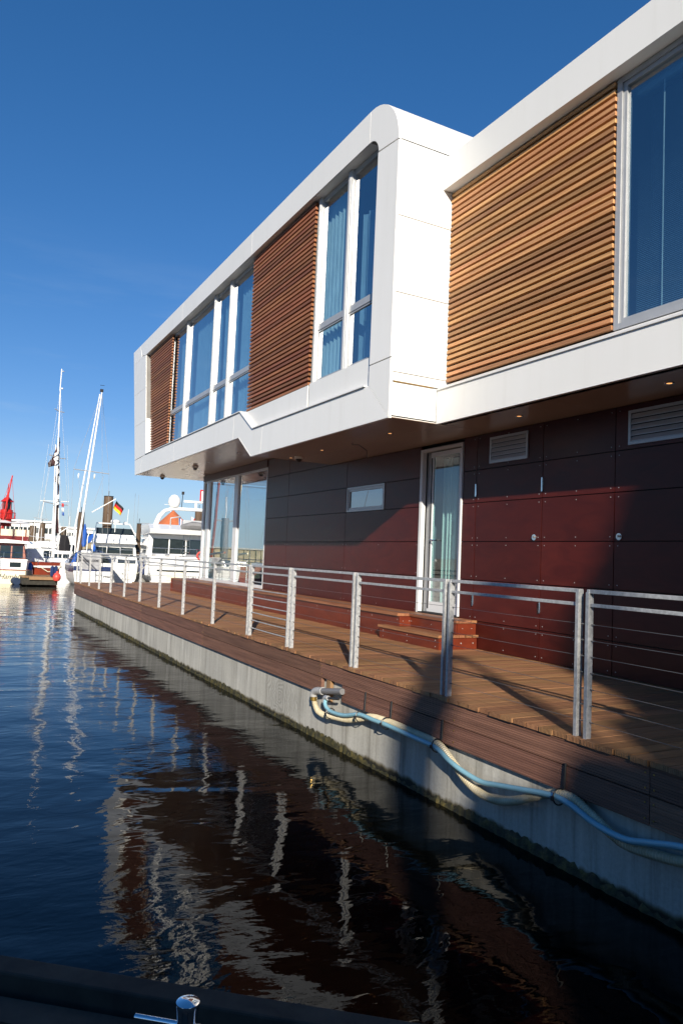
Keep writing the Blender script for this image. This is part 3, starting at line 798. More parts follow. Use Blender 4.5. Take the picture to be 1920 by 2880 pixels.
# ------------------------------------------------------------------ timber plinth and step
pln = empty('timber_plinth', (2.5, 15, 0)); tag(pln, 'long low timber bench platform with red riser panels along the glazed corner', 'bench platform')
PY0, PY1 = 9.95, 23.45
ys = [9.95, 11.6, 14.2, 17.0, 19.8, 23.45]
for a_, b_ in zip(ys, ys[1:]): MB().box(2.235, 2.255, a_+.004, b_-.004, .0, .375).build('riser_panel', M['riser'], pln, loc=(2.24,(a_+b_)/2,.19))
MB().box(2.235, 2.60, 9.935, 9.949, .215, .375).build('riser_panel', M['riser'], pln)
MB().box(2.26, 2.80, 9.96, 23.43, 0, .37).box(2.80, 9.0, 22.42, 23.43, 0, .37).box(2.46, 2.80, 8.74, 9.97, .0, .371).build('frame', M['dark'], pln)
for a_, b_ in zip(ys, ys[1:]):
    for j, x in enumerate((2.20, 2.345, 2.49, 2.635)):
        MB().box(x, x+.138, a_+.003, b_-.003, .378, .42).build('tread_board', M['treadwood'], pln, loc=(x,(a_+b_)/2,.4))
for j in range(6):
    y = 22.55+j*.148
    MB().box(2.80, 9.0, y, y+.14, .378, .4195).build('tread_board', M['treadwood'], pln)
MB().box(2.2, 9.0, 23.43, 23.45, 0, .375).build('riser_panel', M['riser'], pln)
for j, x in enumerate((2.42, 2.56, 2.70)):
    MB().box(x, min(x+.134,2.80), 8.70, 9.944, .378, .4195).build('tread_board', M['treadwood'], pln)
MB().box(2.44, 2.458, 8.735, 9.93, .215, .375).box(2.458, 2.80, 8.72, 8.737, .0, .375).build('riser_panel', M['riser'], pln)
ps = MB()
for y in [10.0, 10.8, 11.55, 11.65, 12.9, 14.15, 14.25, 15.6, 16.95, 17.05, 18.4, 19.75, 19.85, 21.6, 23.4]:
    for z in (.06, .32): ps.cyl((2.229,y,z),(2.236,y,z),.0065,6)
for y in (8.8, 9.35, 9.9): ps.cyl((2.434,y,.30),(2.441,y,.30),.0065,6)
for x in (2.30,2.42,2.55,2.72): ps.cyl((x,9.928 if x < 2.45 else 8.713,.30),(x,9.936 if x<2.45 else 8.721,.30),.0065,6)
ps.build('screw', M['alu'], pln, kind='stuff')
stp = empty('timber_step', (2.4, 9.5, 0)); tag(stp, 'short timber step with bright red ends below the glass door', 'step')
MB().box(2.10, 2.12, 8.68, 10.32, 0, .17).build('riser_panel', M['riser'], stp)
MB().box(2.121, 2.79, 8.68, 8.70, 0, .17).build('riser_panel', M['riser'], stp)
for x in (2.075, 2.20, 2.325): MB().box(x, x+.119, 8.655, 10.34 if x < 2.15 else 9.93 if x > 2.5 else 10.34, .172, .21).build('tread_board', M['treadwood'], stp)
for x in (2.45, 2.575, 2.70): MB().box(x-.0, x+.10, 8.655, 8.716, .172, .2095).build('tread_board', M['treadwood'], stp)
ps = MB()
for y in (8.76, 9.5, 10.2):
    for z in (.04,.13): ps.cyl((2.094,y,z),(2.101,y,z),.0065,6)
for x in (2.2, 2.5, 2.72): ps.cyl((x,8.673,.09),(x,8.681,.09),.010,6)
ps.build('screw', M['alu'], stp, kind='stuff')

# ------------------------------------------------------------------ railing
rail = empty('railing', (.05, 12, 0)); tag(rail, 'galvanised steel railing with tension wires along the pontoon edge', 'railing')
gate = empty('railing_gate', (.05, 10.0, 0)); tag(gate, 'narrow galvanised railing gate with thick horizontal bars', 'gate')
PX0, PX1 = .025, .076
def post(y, par, pair=False, side=0):
    p = MB().box(PX0, PX1, y-.011, y+.011, -.02 if True else 0, 1.1)
    p.box(PX0-.006, PX0, y-.016, y+.016, -.16, 1.08)
    ob = p.build('post', M['galv'], par, loc=(.05, y, 0), bevel=.002)
    hb = MB()
    for k_ in range(7):
        z = .12*(k_+1); hb.cyl((.055, y-.045, z), (.055, y+.03, z), .005, 6)
    hb.build('wire_tensioner', M['wire'], ob, kind='stuff')
    return ob
def toprail(y0, y1, par):
    MB().box(.03, .07, y0, y1, 1.072, 1.1015).build('top_rail', M['galv'], par, loc=(.05,(y0+y1)/2,1.09), bevel=.003)
    MB().box(.035, .065, y0, y1, .972, .998).build('mid_rail', M['galv'], par, loc=(.05,(y0+y1)/2,.985), bevel=.003)
def wires(y0, y1, par, r=.0022, nm='wire', mat='wire'):
    for k_ in range(7):
        z = .12*(k_+1)
        sag = -.003
        MB().tube([(.055,y0,z),(.055,(y0+y1)/2,z+sag),(.055,y1,z)], r, 5).build(nm, M[mat], par, loc=(.055,(y0+y1)/2,z))
pairs = [(-3.3,-3.2),(-1.42,-1.33),(.42,.51),(2.26,2.35),(3.97,4.07),(5.68,5.76),(7.47,7.56),(9.28,9.37)]
for i, (a_, b_) in enumerate(pairs):
    post(a_, rail); 
    if i < len(pairs)-1: post(b_, rail)
    if i: 
        toprail(pairs[i-1][1]-.012, a_+.012, rail); wires(pairs[i-1][1], a_, rail)
post(9.41, gate); post(10.86, gate); toprail(9.40, 10.87, gate); wires(9.41, 10.86, gate, .0085, 'bar', 'galv')
sing = [10.95, 12.69, 14.58, 16.47, 18.35, 20.15, 22.02, 23.85, 25.65, 27.42, 28.38]
for i, y in enumerate(sing):
    post(y, rail)
    if i: toprail(sing[i-1]-.012, y+.012, rail); wires(sing[i-1], y, rail)
er = empty('end_railing', (4, 28.4, 0)); tag(er, 'galvanised railing across the far end of the pontoon', 'railing')
ex = [.15, 1.9, 3.7, 5.5, 7.3, 9.1]
for x in ex: MB().box(x-.013, x+.013, 28.36, 28.42, -.02, 1.1).build('post', M['galv'], er)
for a_, b_ in zip(ex, ex[1:]):
    MB().box(a_, b_, 28.37, 28.41, 1.072, 1.10).build('top_rail', M['galv'], er)
    MB().box(a_, b_, 28.375, 28.405, .972, .998).build('mid_rail', M['galv'], er)
    for k_ in range(7): MB().cyl((a_,28.39,.12*(k_+1)),(b_,28.39,.12*(k_+1)),.003,5).build('wire', M['wire'], er)
# banner on the far corner
bn = MB(); vs = []; nn = 16
for i in range(nn+1):
    x = .10+.78*i/nn
    for j in range(6):
        vs.append((x, 28.335+.012*math.sin(i*1.1+j*.5), 1.07-.60*j/5+.01*math.sin(i*.8)*j/5))
bn.add(vs, [(i*6+j, i*6+j+1, i*6+j+7, i*6+j+6) for i in range(nn) for j in range(5)], True)
ban = bn.build('banner', M['bannercloth'], None, loc=(.5,28.34,.8)); tag(ban, 'white cloth banner printed with a web address, tied to the far railing corner', 'banner')
text_obj('WWW.FLOATINGHOMES.DE', .085, M['printgrey'], 'lettering', ban, Matrix.Translation((.49,28.318,.80)) @ Matrix.Rotation(PI/2,4,'X') @ Matrix.Scale(.72,4,(1,0,0)) @ Matrix.Scale(1.6,4,(0,1,0)))

# ------------------------------------------------------------------ hoses and pipes
def spline(pts, step=.012):
    pts = [Vector(p) for p in pts]; out = []
    P_ = [pts[0]*2-pts[1]] + pts + [pts[-1]*2-pts[-2]]
    for i in range(1, len(P_)-2):
        p0,p1,p2,p3 = P_[i-1:i+3]; L = (p2-p1).length; k_ = max(2, int(L/step))
        for j in range(k_):
            t = j/k_; out.append(.5*((2*p1)+(-p0+p2)*t+(2*p0-5*p1+4*p2-p3)*t*t+(-p0+3*p1-3*p2+p3)*t**3))
    out.append(pts[-1]); return out
hx = -.040
bp = spline([(hx,8.315,-.49),(hx,8.31,-.56),(hx,8.21,-.64),(hx,8.0,-.655),(hx,7.828,-.628),(hx,7.45,-.585),(hx,7.11,-.50),(hx,6.9,-.445),(hx,6.55,-.425),(hx,6.1,-.43),(hx,5.7,-.445),
             (hx,5.45,-.56),(hx,5.25,-.66),(hx,5.06,-.71),(hx,4.84,-.705),(hx,4.6,-.63),(hx,4.42,-.545),(hx,4.2,-.46),(hx,4.02,-.44),(hx,3.84,-.50),(hx,3.66,-.57),(hx,3.5,-.60),(hx,3.2,-.57),(hx,2.8,-.5),(hx,2.2,-.47),(hx,1,-.55),(hx,-.5,-.5),(hx,-3.5,-.55)], .011)
rad = [.034 + (.003 if i % 2 else -.004) for i in range(len(bp))]
hb_ = MB().tube(bp, .047, 10, True, rad).build('corrugated_hose', M['beigehose'], None, loc=(hx,5,-.5)); tag(hb_, 'ribbed beige corrugated hose sagging along the concrete pontoon side', 'hose')
hx2 = -.092
bp = spline([(hx2+.04,7.97,-.43),(hx2,7.93,-.50),(hx2,7.80,-.555),(hx2,7.45,-.535),(hx2,7.10,-.455),(hx2,6.8,-.45),(hx2,6.5,-.445),(hx2,6.05,-.455),(hx2,5.66,-.465),(hx2,5.45,-.53),(hx2,5.25,-.57),(hx2,5.0,-.59),(hx2,4.8,-.56),(hx2,4.5,-.51),(hx2,4.3,-.475),(hx2,4.12,-.455),(hx2,3.98,-.47),(hx2,3.75,-.53),(hx2,3.5,-.545),(hx2,3.3,-.50),(hx2,3.05,-.44),(hx2,2.7,-.4),(hx2,2.2,-.40),(hx2,1,-.48),(hx2,-.5,-.42),(hx2,-3.5,-.45)], .05)
hb2 = MB().tube(bp, .0235, 12).build('water_hose', M['bluehose'], None, loc=(hx2,5,-.5)); tag(hb2, 'smooth light blue water hose strapped beside the beige hose', 'hose')
pe = empty('drain_pipe', (-.06, 8.0, -.4)); tag(pe, 'grey drain pipe and elbow stub coming out through the missing edge board', 'pipe')
MB().tube([(-.03,7.62,-.30),(-.05,8.22,-.395)], .037, 14).build('pipe', M['greypipe'], pe)
el = spline([(-.045,8.16,-.385),(-.05,8.25,-.40),(-.055,8.31,-.43),(-.055,8.318,-.48)], .02)
MB().tube(el, .046, 14).tube([(-.043,8.09,-.375),(-.046,8.15,-.385)], .048, 14).build('elbow', M['greypipe2'], pe)
MB().cyl((-.055,8.318,-.47),(-.055,8.316,-.53),.043,14).build('brass_collar', M['brass'], pe)
MB().cyl((-.07,7.63,-.385),(-.075,7.90,-.425),.016,10).build('small_pipe', M['blackplastic'], pe)
MB().tube(spline([(-.078,7.88,-.42),(-.08,7.95,-.425),(-.078,7.975,-.45),(-.078,7.97,-.49)],.02), .028, 12).build('small_elbow', M['galv'], pe)
def ring(y, z, up_to=None, label='', ry=.062, rz=.060):
    cx, cz = -.070, z
    pts = [(cx+(.062)*math.cos(a), y+.004*math.sin(a), cz+rz*math.sin(a)) for a in [2*PI*k/20 for k in range(21)]]
    m_ = MB().tube(pts, .006, 6)
    m_.box(-.148, -.130, y-.010, y+.012, cz-.02, cz+.01)
    if up_to is not None: m_.tube([(-.02, y, cz+rz-.01), (-.012, y, up_to+.02), (-.008, y, up_to)], .009, 6)
    o = m_.build('cable_tie', M['blackplastic'], None, loc=(cx, y, cz)); tag(o, label, 'cable tie', 'cable ties holding the hoses')
ring(7.82, -.59, None, 'black cable tie round both hoses nearest the pipe elbow')
ring(7.11, -.48, -.235, 'black strap hung over the short board beside the gap, holding both hoses')
ring(6.57, -.44, -.235, 'black strap round both hoses, third from the pipe elbow')
ring(5.67, -.45, -.235, 'black strap round both hoses just before the long sag of the beige hose')
ring(4.12, -.455, -.235, 'black strap round both hoses after the long sag, nearest the camera')

# ------------------------------------------------------------------ foreground pontoon with bollard
pA = Vector((-3.896, 3.627)); pB = Vector((-2.443, 2.436)); dd = (pB-pA).normalized(); nn_ = Vector((-dd.y, dd.x))*-1
# dd runs right and towards the camera, nn_ points towards the camera
if nn_.y > 0: nn_ = -nn_
def fp(s, t): q = pA + dd*s + nn_*t; return (q.x, q.y)
fpn = empty('mooring_pontoon', (*fp(0,2), -.7)); tag(fpn, 'dark weathered timber mooring pontoon in shade at the bottom left', 'pontoon')
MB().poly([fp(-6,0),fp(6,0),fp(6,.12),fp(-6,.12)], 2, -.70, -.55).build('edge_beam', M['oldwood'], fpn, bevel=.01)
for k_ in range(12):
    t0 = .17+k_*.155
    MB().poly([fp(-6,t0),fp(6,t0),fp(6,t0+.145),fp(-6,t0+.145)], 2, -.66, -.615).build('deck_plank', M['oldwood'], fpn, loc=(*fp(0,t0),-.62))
MB().poly([fp(-6,.12),fp(6,.12),fp(6,2.2),fp(-6,2.2)], 2, -1.3, -.67).build('float', M['shipblack'], fpn)
bol = empty('mooring_bollard', (-3.36,2.655,-.615)); tag(bol, 'polished steel mooring bollard with a cross bar on the dark pontoon', 'bollard')
bc = Vector((-3.348,2.646,0))
MB().lathe(bc, [(.06,-.615),(.06,-.60),(.037,-.59),(.036,-.42),(.042,-.38),(.044,-.37),(.042,-.362),(.022,-.357),(0,-.356)], 28).build('bollard_post', M['chrome'], bol)
bd = Vector((dd.x, dd.y, 0))
MB().cyl(bc-bd*.20+Vector((0,0,-.445)), bc+bd*.20+Vector((0,0,-.445)), .011, 14).build('cross_bar', M['chrome'], bol)

# ------------------------------------------------------------------ harbour background
def tl(e, v):
    return Matrix.Rotation(-e.rotation_euler.z, 3, 'Z') @ (Vector(v) - e.location)
def hull(L, B, H, sheer, mat, parent, top=None, name='hull', flare=.12, zb=-.4, tran=.75):
    """stern at y=0, bow at y=L, local coordinates, z=0 is the waterline"""
    st = 12; vs = []; fs = []; P_ = 6
    for i in range(st+1):
        t = i/st
        bb = B/2*(tran+(1-tran)*math.sin(min(1,t/.45)*PI/2)) if t < .45 else B/2*math.sqrt(max(0,1-((t-.45)/.55)**2.4))
        zt = H + sheer*(t-.35)**2*2
        for (fx, fz) in ((1,1),(1-flare*.4,.55),(1-flare,.2),(.78-flare,-.25),(.4,-.8),(0,-1)):
            z = zt*fz if fz > 0 else zb*-fz
            vs.append((bb*fx, t*L + (.25*(1-fz) if t == 1 and fz < 1 else 0)*-1, z))
    n_ = (st+1)*P_
    vs += [(-v[0], v[1], v[2]) for v in vs]
    for i in range(st):
        for k_ in range(P_-1):
            a = i*P_+k_; fs.append((a, a+P_, a+P_+1, a+1)); fs.append((n_+a, n_+a+1, n_+a+P_+1, n_+a+P_))
        fs.append((i*P_, n_+i*P_, n_+(i+1)*P_, (i+1)*P_))
    fs.append([k_ for k_ in range(P_)] + [n_+k_ for k_ in range(P_)][::-1])
    return MB().add(vs, fs, True).build(name, M[mat], parent, local=True)
def lp(parent, name, mat, m_, bevel=0, label=None):
    o = m_.build(name, M[mat], parent, local=True, bevel=bevel)
    if label: o['label'] = label
    return o
def boat(name, px, Y, rz, label, cat, dx=0, group=None):
    p = at(px, 1600, Y); e = empty(name, (p.x+dx, Y, WZ), R(rz)); tag(e, label, cat, group); return e
def cabin(e, x, y0, y1, z0, z1, rake=.25, mat='boatwhite', wz=None, nm='cabin', tap=.85):
    w0 = x; w1 = x*tap
    m_ = MB().add([(-w0,y0,z0),(w0,y0,z0),(w0,y1,z0),(-w0,y1,z0),(-w1,y0+rake*.4,z1),(w1,y0+rake*.4,z1),(w1,y1-rake*2,z1),(-w1,y1-rake*2,z1)],
                 [(0,3,2,1),(4,5,6,7),(0,1,5,4),(1,2,6,5),(2,3,7,6),(3,0,4,7)])
    c = lp(e, nm, mat, m_, .03)
    if wz:
        za, zb = wz
        def X_(z): t = (z-z0)/(z1-z0); return w0+(w1-w0)*t
        def Yb(z): t = (z-z0)/(z1-z0); return y0+rake*.4*t
        ny = max(1, int((y1-y0)/1.0))
        for s in (-1, 1):
            for i in range(ny):
                a = y0+.35+(y1-y0-.8)*i/ny; b_ = a+(y1-y0-.8)/ny-.12
                g_ = .012
                pts = [(s*(X_(za)+g_),a,za),(s*(X_(za)+g_),b_,za),(s*(X_(zb)+g_),b_-.05,zb),(s*(X_(zb)+g_),a+.02,zb)]
                MB().add(pts, [(0,1,2,3)]).build('window', M['glassdark'], c, local=True)
        nx = 3 if x > .9 else 2
        for i in range(nx):
            xa_ = -w0*.86+2*w0*.86*i/nx+.04; xb_ = -w0*.86+2*w0*.86*(i+1)/nx-.04
            MB().add([(xa_,Yb(za)-.012,za),(xb_,Yb(za)-.012,za),(xb_*.97,Yb(zb)-.012,zb),(xa_*.97,Yb(zb)-.012,zb)], [(0,1,2,3)]).build('window', M['glassdark'], c, local=True)
    return c
def railings(e, pts, h, nm='guard_rail', r=.014):
    m_ = MB()
    for a_, b_ in zip(pts, pts[1:]):
        m_.cyl((a_[0],a_[1],a_[2]+h),(b_[0],b_[1],b_[2]+h), r, 5); m_.cyl((a_[0],a_[1],a_[2]+h*.5),(b_[0],b_[1],b_[2]+h*.5), r*.7, 5)
    for p in pts: m_.cyl(p,(p[0],p[1],p[2]+h), r, 5)
    return lp(e, nm, 'chrome', m_)
def mast(e, base, top, r, spreaders=(), nm='mast'):
    b_, t_ = Vector(base), Vector(top)
    o = lp(e, nm, 'boatwhite', MB().tube([b_, b_.lerp(t_,.6), t_], r, 8, True, [r, r*.9, r*.6]))
    for (f, wd) in spreaders:
        c = b_.lerp(t_, f)
        sp = MB().tube([c+Vector((-wd,0,.12)), c, c+Vector((wd,0,.02))], .03, 6).build('spreader', M['alu'], o, local=True)
    return o
def stays(e, lines, r=.008):
    m_ = MB()
    for a_, b_ in lines: m_.cyl(a_, b_, r, 4)
    return lp(e, 'rigging', 'greypipe2', m_)

# --- cabin cruiser, far left, cream below and white above
e = boat('cabin_cruiser', 8, 47.5, -8, 'white and cream cabin cruiser with wood cabin at the left edge', 'cabin cruiser')
hull(7, 2.9, 1.35, .5, 'boatwhite', e, tran=.9)
lp(e, 'lower_hull', 'cream', MB().poly([(-1.33,-.3),(-1.42,.78),(1.42,.78),(1.33,-.3)], 1, -.03, 4.0))
lp(e, 'rubbing_strake', 'mahogany', MB().box(-1.45,1.45,-.05,.0,.80,.86))
c = cabin(e, 1.2, .8, 4.6, 1.3, 2.4, .3, 'mahogany', (1.5,2.25), 'wheelhouse')
lp(e, 'cabin_roof', 'boatwhite', MB().poly([(-1.4,2.41),(-1.25,2.55),(0,2.63),(1.25,2.55),(1.4,2.41)], 1, .5, 4.4))
lp(e, 'porthole', 'glassdark', MB().box(.35,.95,-.045,-.02,1.0,1.28))
railings(e, [(-1.3,.05,1.35),(0,.02,1.35),(1.3,.05,1.35),(1.38,2.4,1.4)], .5)
lp(e, 'boarding_ladder', 'chrome', MB().cyl((-.15,-.06,-.1),(-.15,-.06,1.6),.018,5).cyl((-.45,-.06,-.1),(-.45,-.06,1.6),.018,5).cyl((-.45,-.06,.3),(-.15,-.06,.3),.014,5).cyl((-.45,-.06,.6),(-.15,-.06,.6),.014,5))
lp(e, 'fender', 'bluecanvas', MB().lathe((1.42,1.0,.9),[(.0,-.35),(.12,-.28),(.14,0),(.12,.28),(.03,.38)],10))
text_obj('Hamburg', .42, M['printgrey'], 'lettering', e, Matrix.Translation((.55,-.042,.42)) @ Matrix.Rotation(PI/2,4,'X'), .006, True, .4)
# --- blue dinghy beside it
e = boat('rubber_dinghy', 80, 47, 10, 'dark blue dinghy afloat between the cream cruiser and the floating dock', 'dinghy')
lp(e, 'tube_ring', 'navycanvas', MB().tube([(-.6,0,.18),(-.62,1.4,.2),(-.35,2.3,.28),(0,2.55,.32),(.35,2.3,.28),(.62,1.4,.2),(.6,0,.18)], .22, 10))
lp(e, 'floor', 'black', MB().box(-.45,.45,.05,2.0,.05,.12)); lp(e, 'outboard_motor', 'blackplastic', MB().box(-.15,.15,-.25,.05,.35,.85).box(-.06,.06,-.15,0,-.3,.4), .03)
# --- red lightship
e = boat('lightship', -6, 78, 0, 'red lightship with lantern tower, cream rail and white parasols at far left', 'lightship')
hull(26, 7.2, 2.6, 1.2, 'darkred', e, tran=.85)
lp(e, 'upper_deck', 'darkred', MB().box(-3.6,3.1,.8,14,2.6,3.2)); 
cabin(e, 3.2, .6, 12, 1.9, 2.5, .05, 'darkred', None, 'deckhouse')
lp(e, 'bulwark', 'cream', MB().box(-3.62,3.0,.9,1.0,3.2,3.85).box(2.93,3.0,1.0,14,3.2,3.85))
lp(e, 'bulwark_stanchion', 'darkred', MB().box(-.05,.05,.86,.9,3.15,3.9).box(1.2,1.3,.86,.9,3.15,3.9).box(2.3,2.4,.86,.9,3.15,3.9))
for x in (-1.4, .4, 2.0):
    lp(e, 'parasol', 'umbrella', MB().add([(x,3.2,4.85)]+[(x+1.15*math.cos(a*PI/4),3.2+1.15*math.sin(a*PI/4),4.5) for a in range(8)], [(0,1+a,1+(a+1)%8) for a in range(8)]).cyl((x,3.2,3.2),(x,3.2,4.85),.03,5))
tw = at(22, 1500, 78).x - e.location.x
t_ = lp(e, 'lantern_tower', 'red', MB().lathe((tw,4,0),[(.55,4.2),(.52,5.0),(.60,5.05),(.60,5.85),(.5,5.9)],12))
MB().lathe((tw,4,0),[(.40,5.9),(.40,6.7)],12).build('lantern_glass', M['glassdark'], t_, local=True)
m_ = MB()
for a in range(8): m_.cyl((tw+.44*math.cos(a*PI/4),4+.44*math.sin(a*PI/4),5.85),(tw+.44*math.cos(a*PI/4),4+.44*math.sin(a*PI/4),6.75),.03,5)
m_.build('lantern_bar', M['red'], t_, local=True)
MB().lathe((tw,4,0),[(.66,6.7),(.5,6.85),(.2,7.15),(.12,7.2),(.16,7.32),(.0,7.45)],12).build('lantern_roof', M['red'], t_, local=True)
m_ = MB()
for a in range(12): m_.cyl((tw+.85*math.cos(a*PI/6),4+.85*math.sin(a*PI/6),5.0),(tw+.85*math.cos(a*PI/6),4+.85*math.sin(a*PI/6),5.6),.025,4)
pts = [(tw+.85*math.cos(a*PI/6),4+.85*math.sin(a*PI/6),5.6) for a in range(13)]; m_.tube(pts,.03,5); m_.lathe((tw,4,0),[(.5,4.95),(.88,4.97),(.88,5.02)],12)
m_.build('gallery', M['red'], t_, local=True)
lp(e, 'mast', 'red', MB().cyl((tw-.5,3,3.2),(tw+.25,3,9.35),.07,6).cyl((tw-.3,3.1,3.2),(tw-.02,3.1,8.5),.05,6).cyl((tw+.75,3,5.0),(tw+.25,3,9.0),.015,4).cyl((tw-.9,3,5.0),(tw+.2,3,9.2),.015,4))

# --- sailboat with dark pennants (tall mast)
e = boat('sailing_yacht', 140, 48.5, 28, 'red hulled sailing yacht with tall white mast and dark lettered pennants', 'sailing boat')
ox = e.location.x
hull(7.5, 2.4, 1.15, .7, 'brickred', e, tran=.6)
lp(e, 'rubbing_strake', 'boatwhite', MB().box(-.85,.85,-.06,0,.98,1.12).cyl((-.85,0,1.05),(-1.34,4,1.05),.05,6).cyl((.85,0,1.05),(1.34,4,1.05),.05,6))
cabin(e, .85, 2.0, 6.0, 1.0, 1.55, .3, 'boatwhite', (1.15,1.4)); cabin(e, .7, 1.6, 3.0, 1.3, 2.1, .2, 'curtain', None, 'spray_hood')
lp(e, 'cockpit_coaming', 'mahogany', MB().box(-.7,-.6,.4,2.0,1.0,1.3).box(.6,.7,.4,2,1.0,1.3))
railings(e, [(-.8,.05,1.05),(.8,.05,1.05),(1.2,3,1.05)], .55)
e2 = e
def pt(px, py, Y=50.2): return tl(e, at(px, py, Y))
mb = at(150, 1580, 50); mt = at(170, 1095, 50)
mb = tl(e, mb); mt = tl(e, mt)
mst = mast(e, mb, mt, .05, ((.33,.9),(.60,.62),(.87,.35)))
MB().cyl(mt+Vector((-.03,0,-.1)),mt+Vector((0,0,1.35)),.03,5).build('antenna', M['boatwhite'], mst, local=True)
MB().lathe(mt+Vector((.12,0,0)),[(0,0),(.07,.06),(.06,.12),(0,.14)],8).cyl(mt+Vector((.1,0,1.2)),mt+Vector((.1,0,1.22)),.1,6).build('masthead_light', M['boatwhite'], mst, local=True)
stays(e, [(mt, pt(100,1560)),(mt-Vector((0,0,2.2)),pt(92,1570)),(mt,pt(200,1575)),(mt-Vector((0,0,3)),pt(185,1575)),(pt(113,1408),pt(96,1570)),(pt(194,1411),pt(191,1560)),(pt(137,1250),pt(113,1408)),(pt(189,1252),pt(194,1411))])
def cloth(e, pts, mat, nm, bulge=.12, nx=6):
    vs = []; k_ = len(pts)
    for i, (a_, b_) in enumerate(pts):
        for j in range(nx+1):
            t = j/nx; p = Vector(a_).lerp(Vector(b_), t); p.y += bulge*math.sin(t*PI*1.5+i*.9)*(.3+t); vs.append(p)
    m_ = MB().add(vs, [(i*(nx+1)+j, i*(nx+1)+j+1, (i+1)*(nx+1)+j+1, (i+1)*(nx+1)+j) for i in range(k_-1) for j in range(nx)], True)
    o = lp(e, nm, mat, m_); sm = o.modifiers.new('thick','SOLIDIFY'); sm.thickness = .012
    return o
lp(e, 'pennant_halyard', 'boatwhite', MB().cyl(pt(163,1580), pt(167.5,1230), .03, 5))
pn = cloth(e, [(pt(167.5,1240), pt(166,1243)), (pt(167,1270), pt(155,1262)), (pt(166.5,1290), pt(146,1290)), (pt(166,1303), pt(138,1302)), (pt(165.5,1306), pt(140,1314))], 'brownflag', 'pennant')
for q in ([(160,1262),(165,1256),(165,1272),(162,1268)],[(153,1275),(165,1270),(164,1276),(154,1284)],[(150,1290),(160,1283),(164,1292),(158,1295),(163,1302),(154,1308),(156,1298)]):
    MB().add([pt(a[0],a[1],49.8) for a in q], [list(range(len(q)))]).build('lettering', M['flagwhite'], pn, local=True)
pn = cloth(e, [(pt(166,1312), pt(164,1310)), (pt(165.5,1335), pt(157,1332)), (pt(165,1352), pt(154,1348)), (pt(164.5,1365), pt(163,1363))], 'brownflag', 'pennant')
MB().add([pt(a[0],a[1],49.8) for a in [(159,1322),(165,1318),(164,1333),(160,1330)]], [(0,1,2,3)]).build('lettering', M['flagwhite'], pn, local=True)
pn = cloth(e, [(pt(166,1365), pt(162,1364)), (pt(165.5,1400), pt(158,1400)), (pt(165,1440), pt(151,1436)), (pt(165,1470), pt(156,1468)), (pt(165,1500), pt(158,1500))], 'brownflag', 'pennant')
for q in ([(159,1395),(165,1390),(165,1404),(162,1402),(162,1412),(158,1410)],[(157,1415),(165,1412),(165,1418),(158,1421)]):
    MB().add([pt(a[0],a[1],49.8) for a in q], [list(range(len(q)))]).build('lettering', M['flagwhite'], pn, local=True)
bagp = [pt(147,1503), pt(158,1508), pt(164,1525), pt(165,1548), pt(143,1548), pt(143,1530)]
lp(e, 'mast_boot', 'black', MB().poly([(v[0],v[2]) for v in bagp], 1, .0, .6), .05)
sm2 = at(149,1400,50.2); 
lp(e, 'mizzen_mast', 'boatwhite', MB().cyl(pt(146,1580),pt(157,1250),.04,6).cyl(pt(113,1408),pt(194,1411),.02,5))

for q, c1 in (((173,1415),'flagred'),((173.5,1428),'flagwhite'),((174,1440),'bluecanvas')):
    a_ = pt(*q); cloth(e, [(a_, pt(q[0]+5,q[1]+1)), (pt(q[0]+.3,q[1]+10), pt(q[0]+6,q[1]+11))], c1, 'signal_flag', .03, 3)
lp(e, 'fender', 'flagwhite', MB().lathe((-.95,.5,.6),[(0,-.3),(.1,-.24),(.12,0),(.1,.24),(.02,.34)],8))
lp(e, 'mooring_line', 'cream', MB().tube([(-.8,0,1.1),(-.3,-.25,.75),(.2,-.35,.8),(.7,-.1,1.1)],.025,5))
# --- blue and white sailboat
e = boat('sloop', 262, 46.3, -5, 'white sloop with blue stripe and dark blue cockpit canopy nearest the pontoon corner', 'sailing boat'); ox = e.location.x
hull(8, 2.9, 1.3, .5, 'boatwhite', e, tran=.8)
lp(e, 'hull_stripe', 'navy', MB().box(-1.13,1.13,-.03,-.002,.92,1.2).add([(-1.17,0,.88),(-1.18,0,1.2),(-1.35,1.2,1.2),(-1.46,3.6,1.2),(-1.46,3.6,.88),(-1.34,1.2,.88)],[(0,5,2,1),(5,4,3,2)]))
lp(e, 'boot_stripe', 'navy', MB().box(-1.0,1.0,-.04,-.005,-.2,.12))
lp(e, 'bathing_ladder', 'chrome', MB().cyl((.15,-.08,.0),(.15,-.08,1.5),.02,5).cyl((.5,-.08,0),(.5,-.08,1.5),.02,5).cyl((.15,-.08,.35),(.5,-.08,.35),.015,5).cyl((.15,-.08,.7),(.5,-.08,.7),.015,5))
cabin(e, 1.15, 2.6, 7.5, 1.3, 1.85, .3, 'boatwhite', (1.45,1.72))
cp = []
for i in range(9):
    a = PI*i/8; cp.append((1.25*math.cos(a), 1.30+.95*math.sin(a)))
lp(e, 'canopy', 'navycanvas', MB().poly(cp+[(c_[0]*.88, 1.25+(c_[1]-1.30)*.86) for c_ in cp[::-1]], 1, .9, 3.6))
lp(e, 'canopy_window', 'glassdark', MB().poly([(c_[0]*.90, 1.28+(c_[1]-1.30)*.9) for c_ in cp], 1, 1.6, 1.63))
lp(e, 'canopy_side', 'bluecanvas', MB().poly([(-1.3,1.2),(-1.05,1.9),(-.8,2.1),(-.95,1.6),(-1.0,1.2)], 1, .82, .86))
lp(e, 'companionway', 'navycanvas', MB().box(-.3,.3,1.5,1.58,1.3,2.0))
lp(e, 'steering_wheel', 'chrome', MB().tube([(.45*math.cos(a*PI/8),.6,1.75+.4*math.sin(a*PI/8)) for a in range(17)],.02,5))
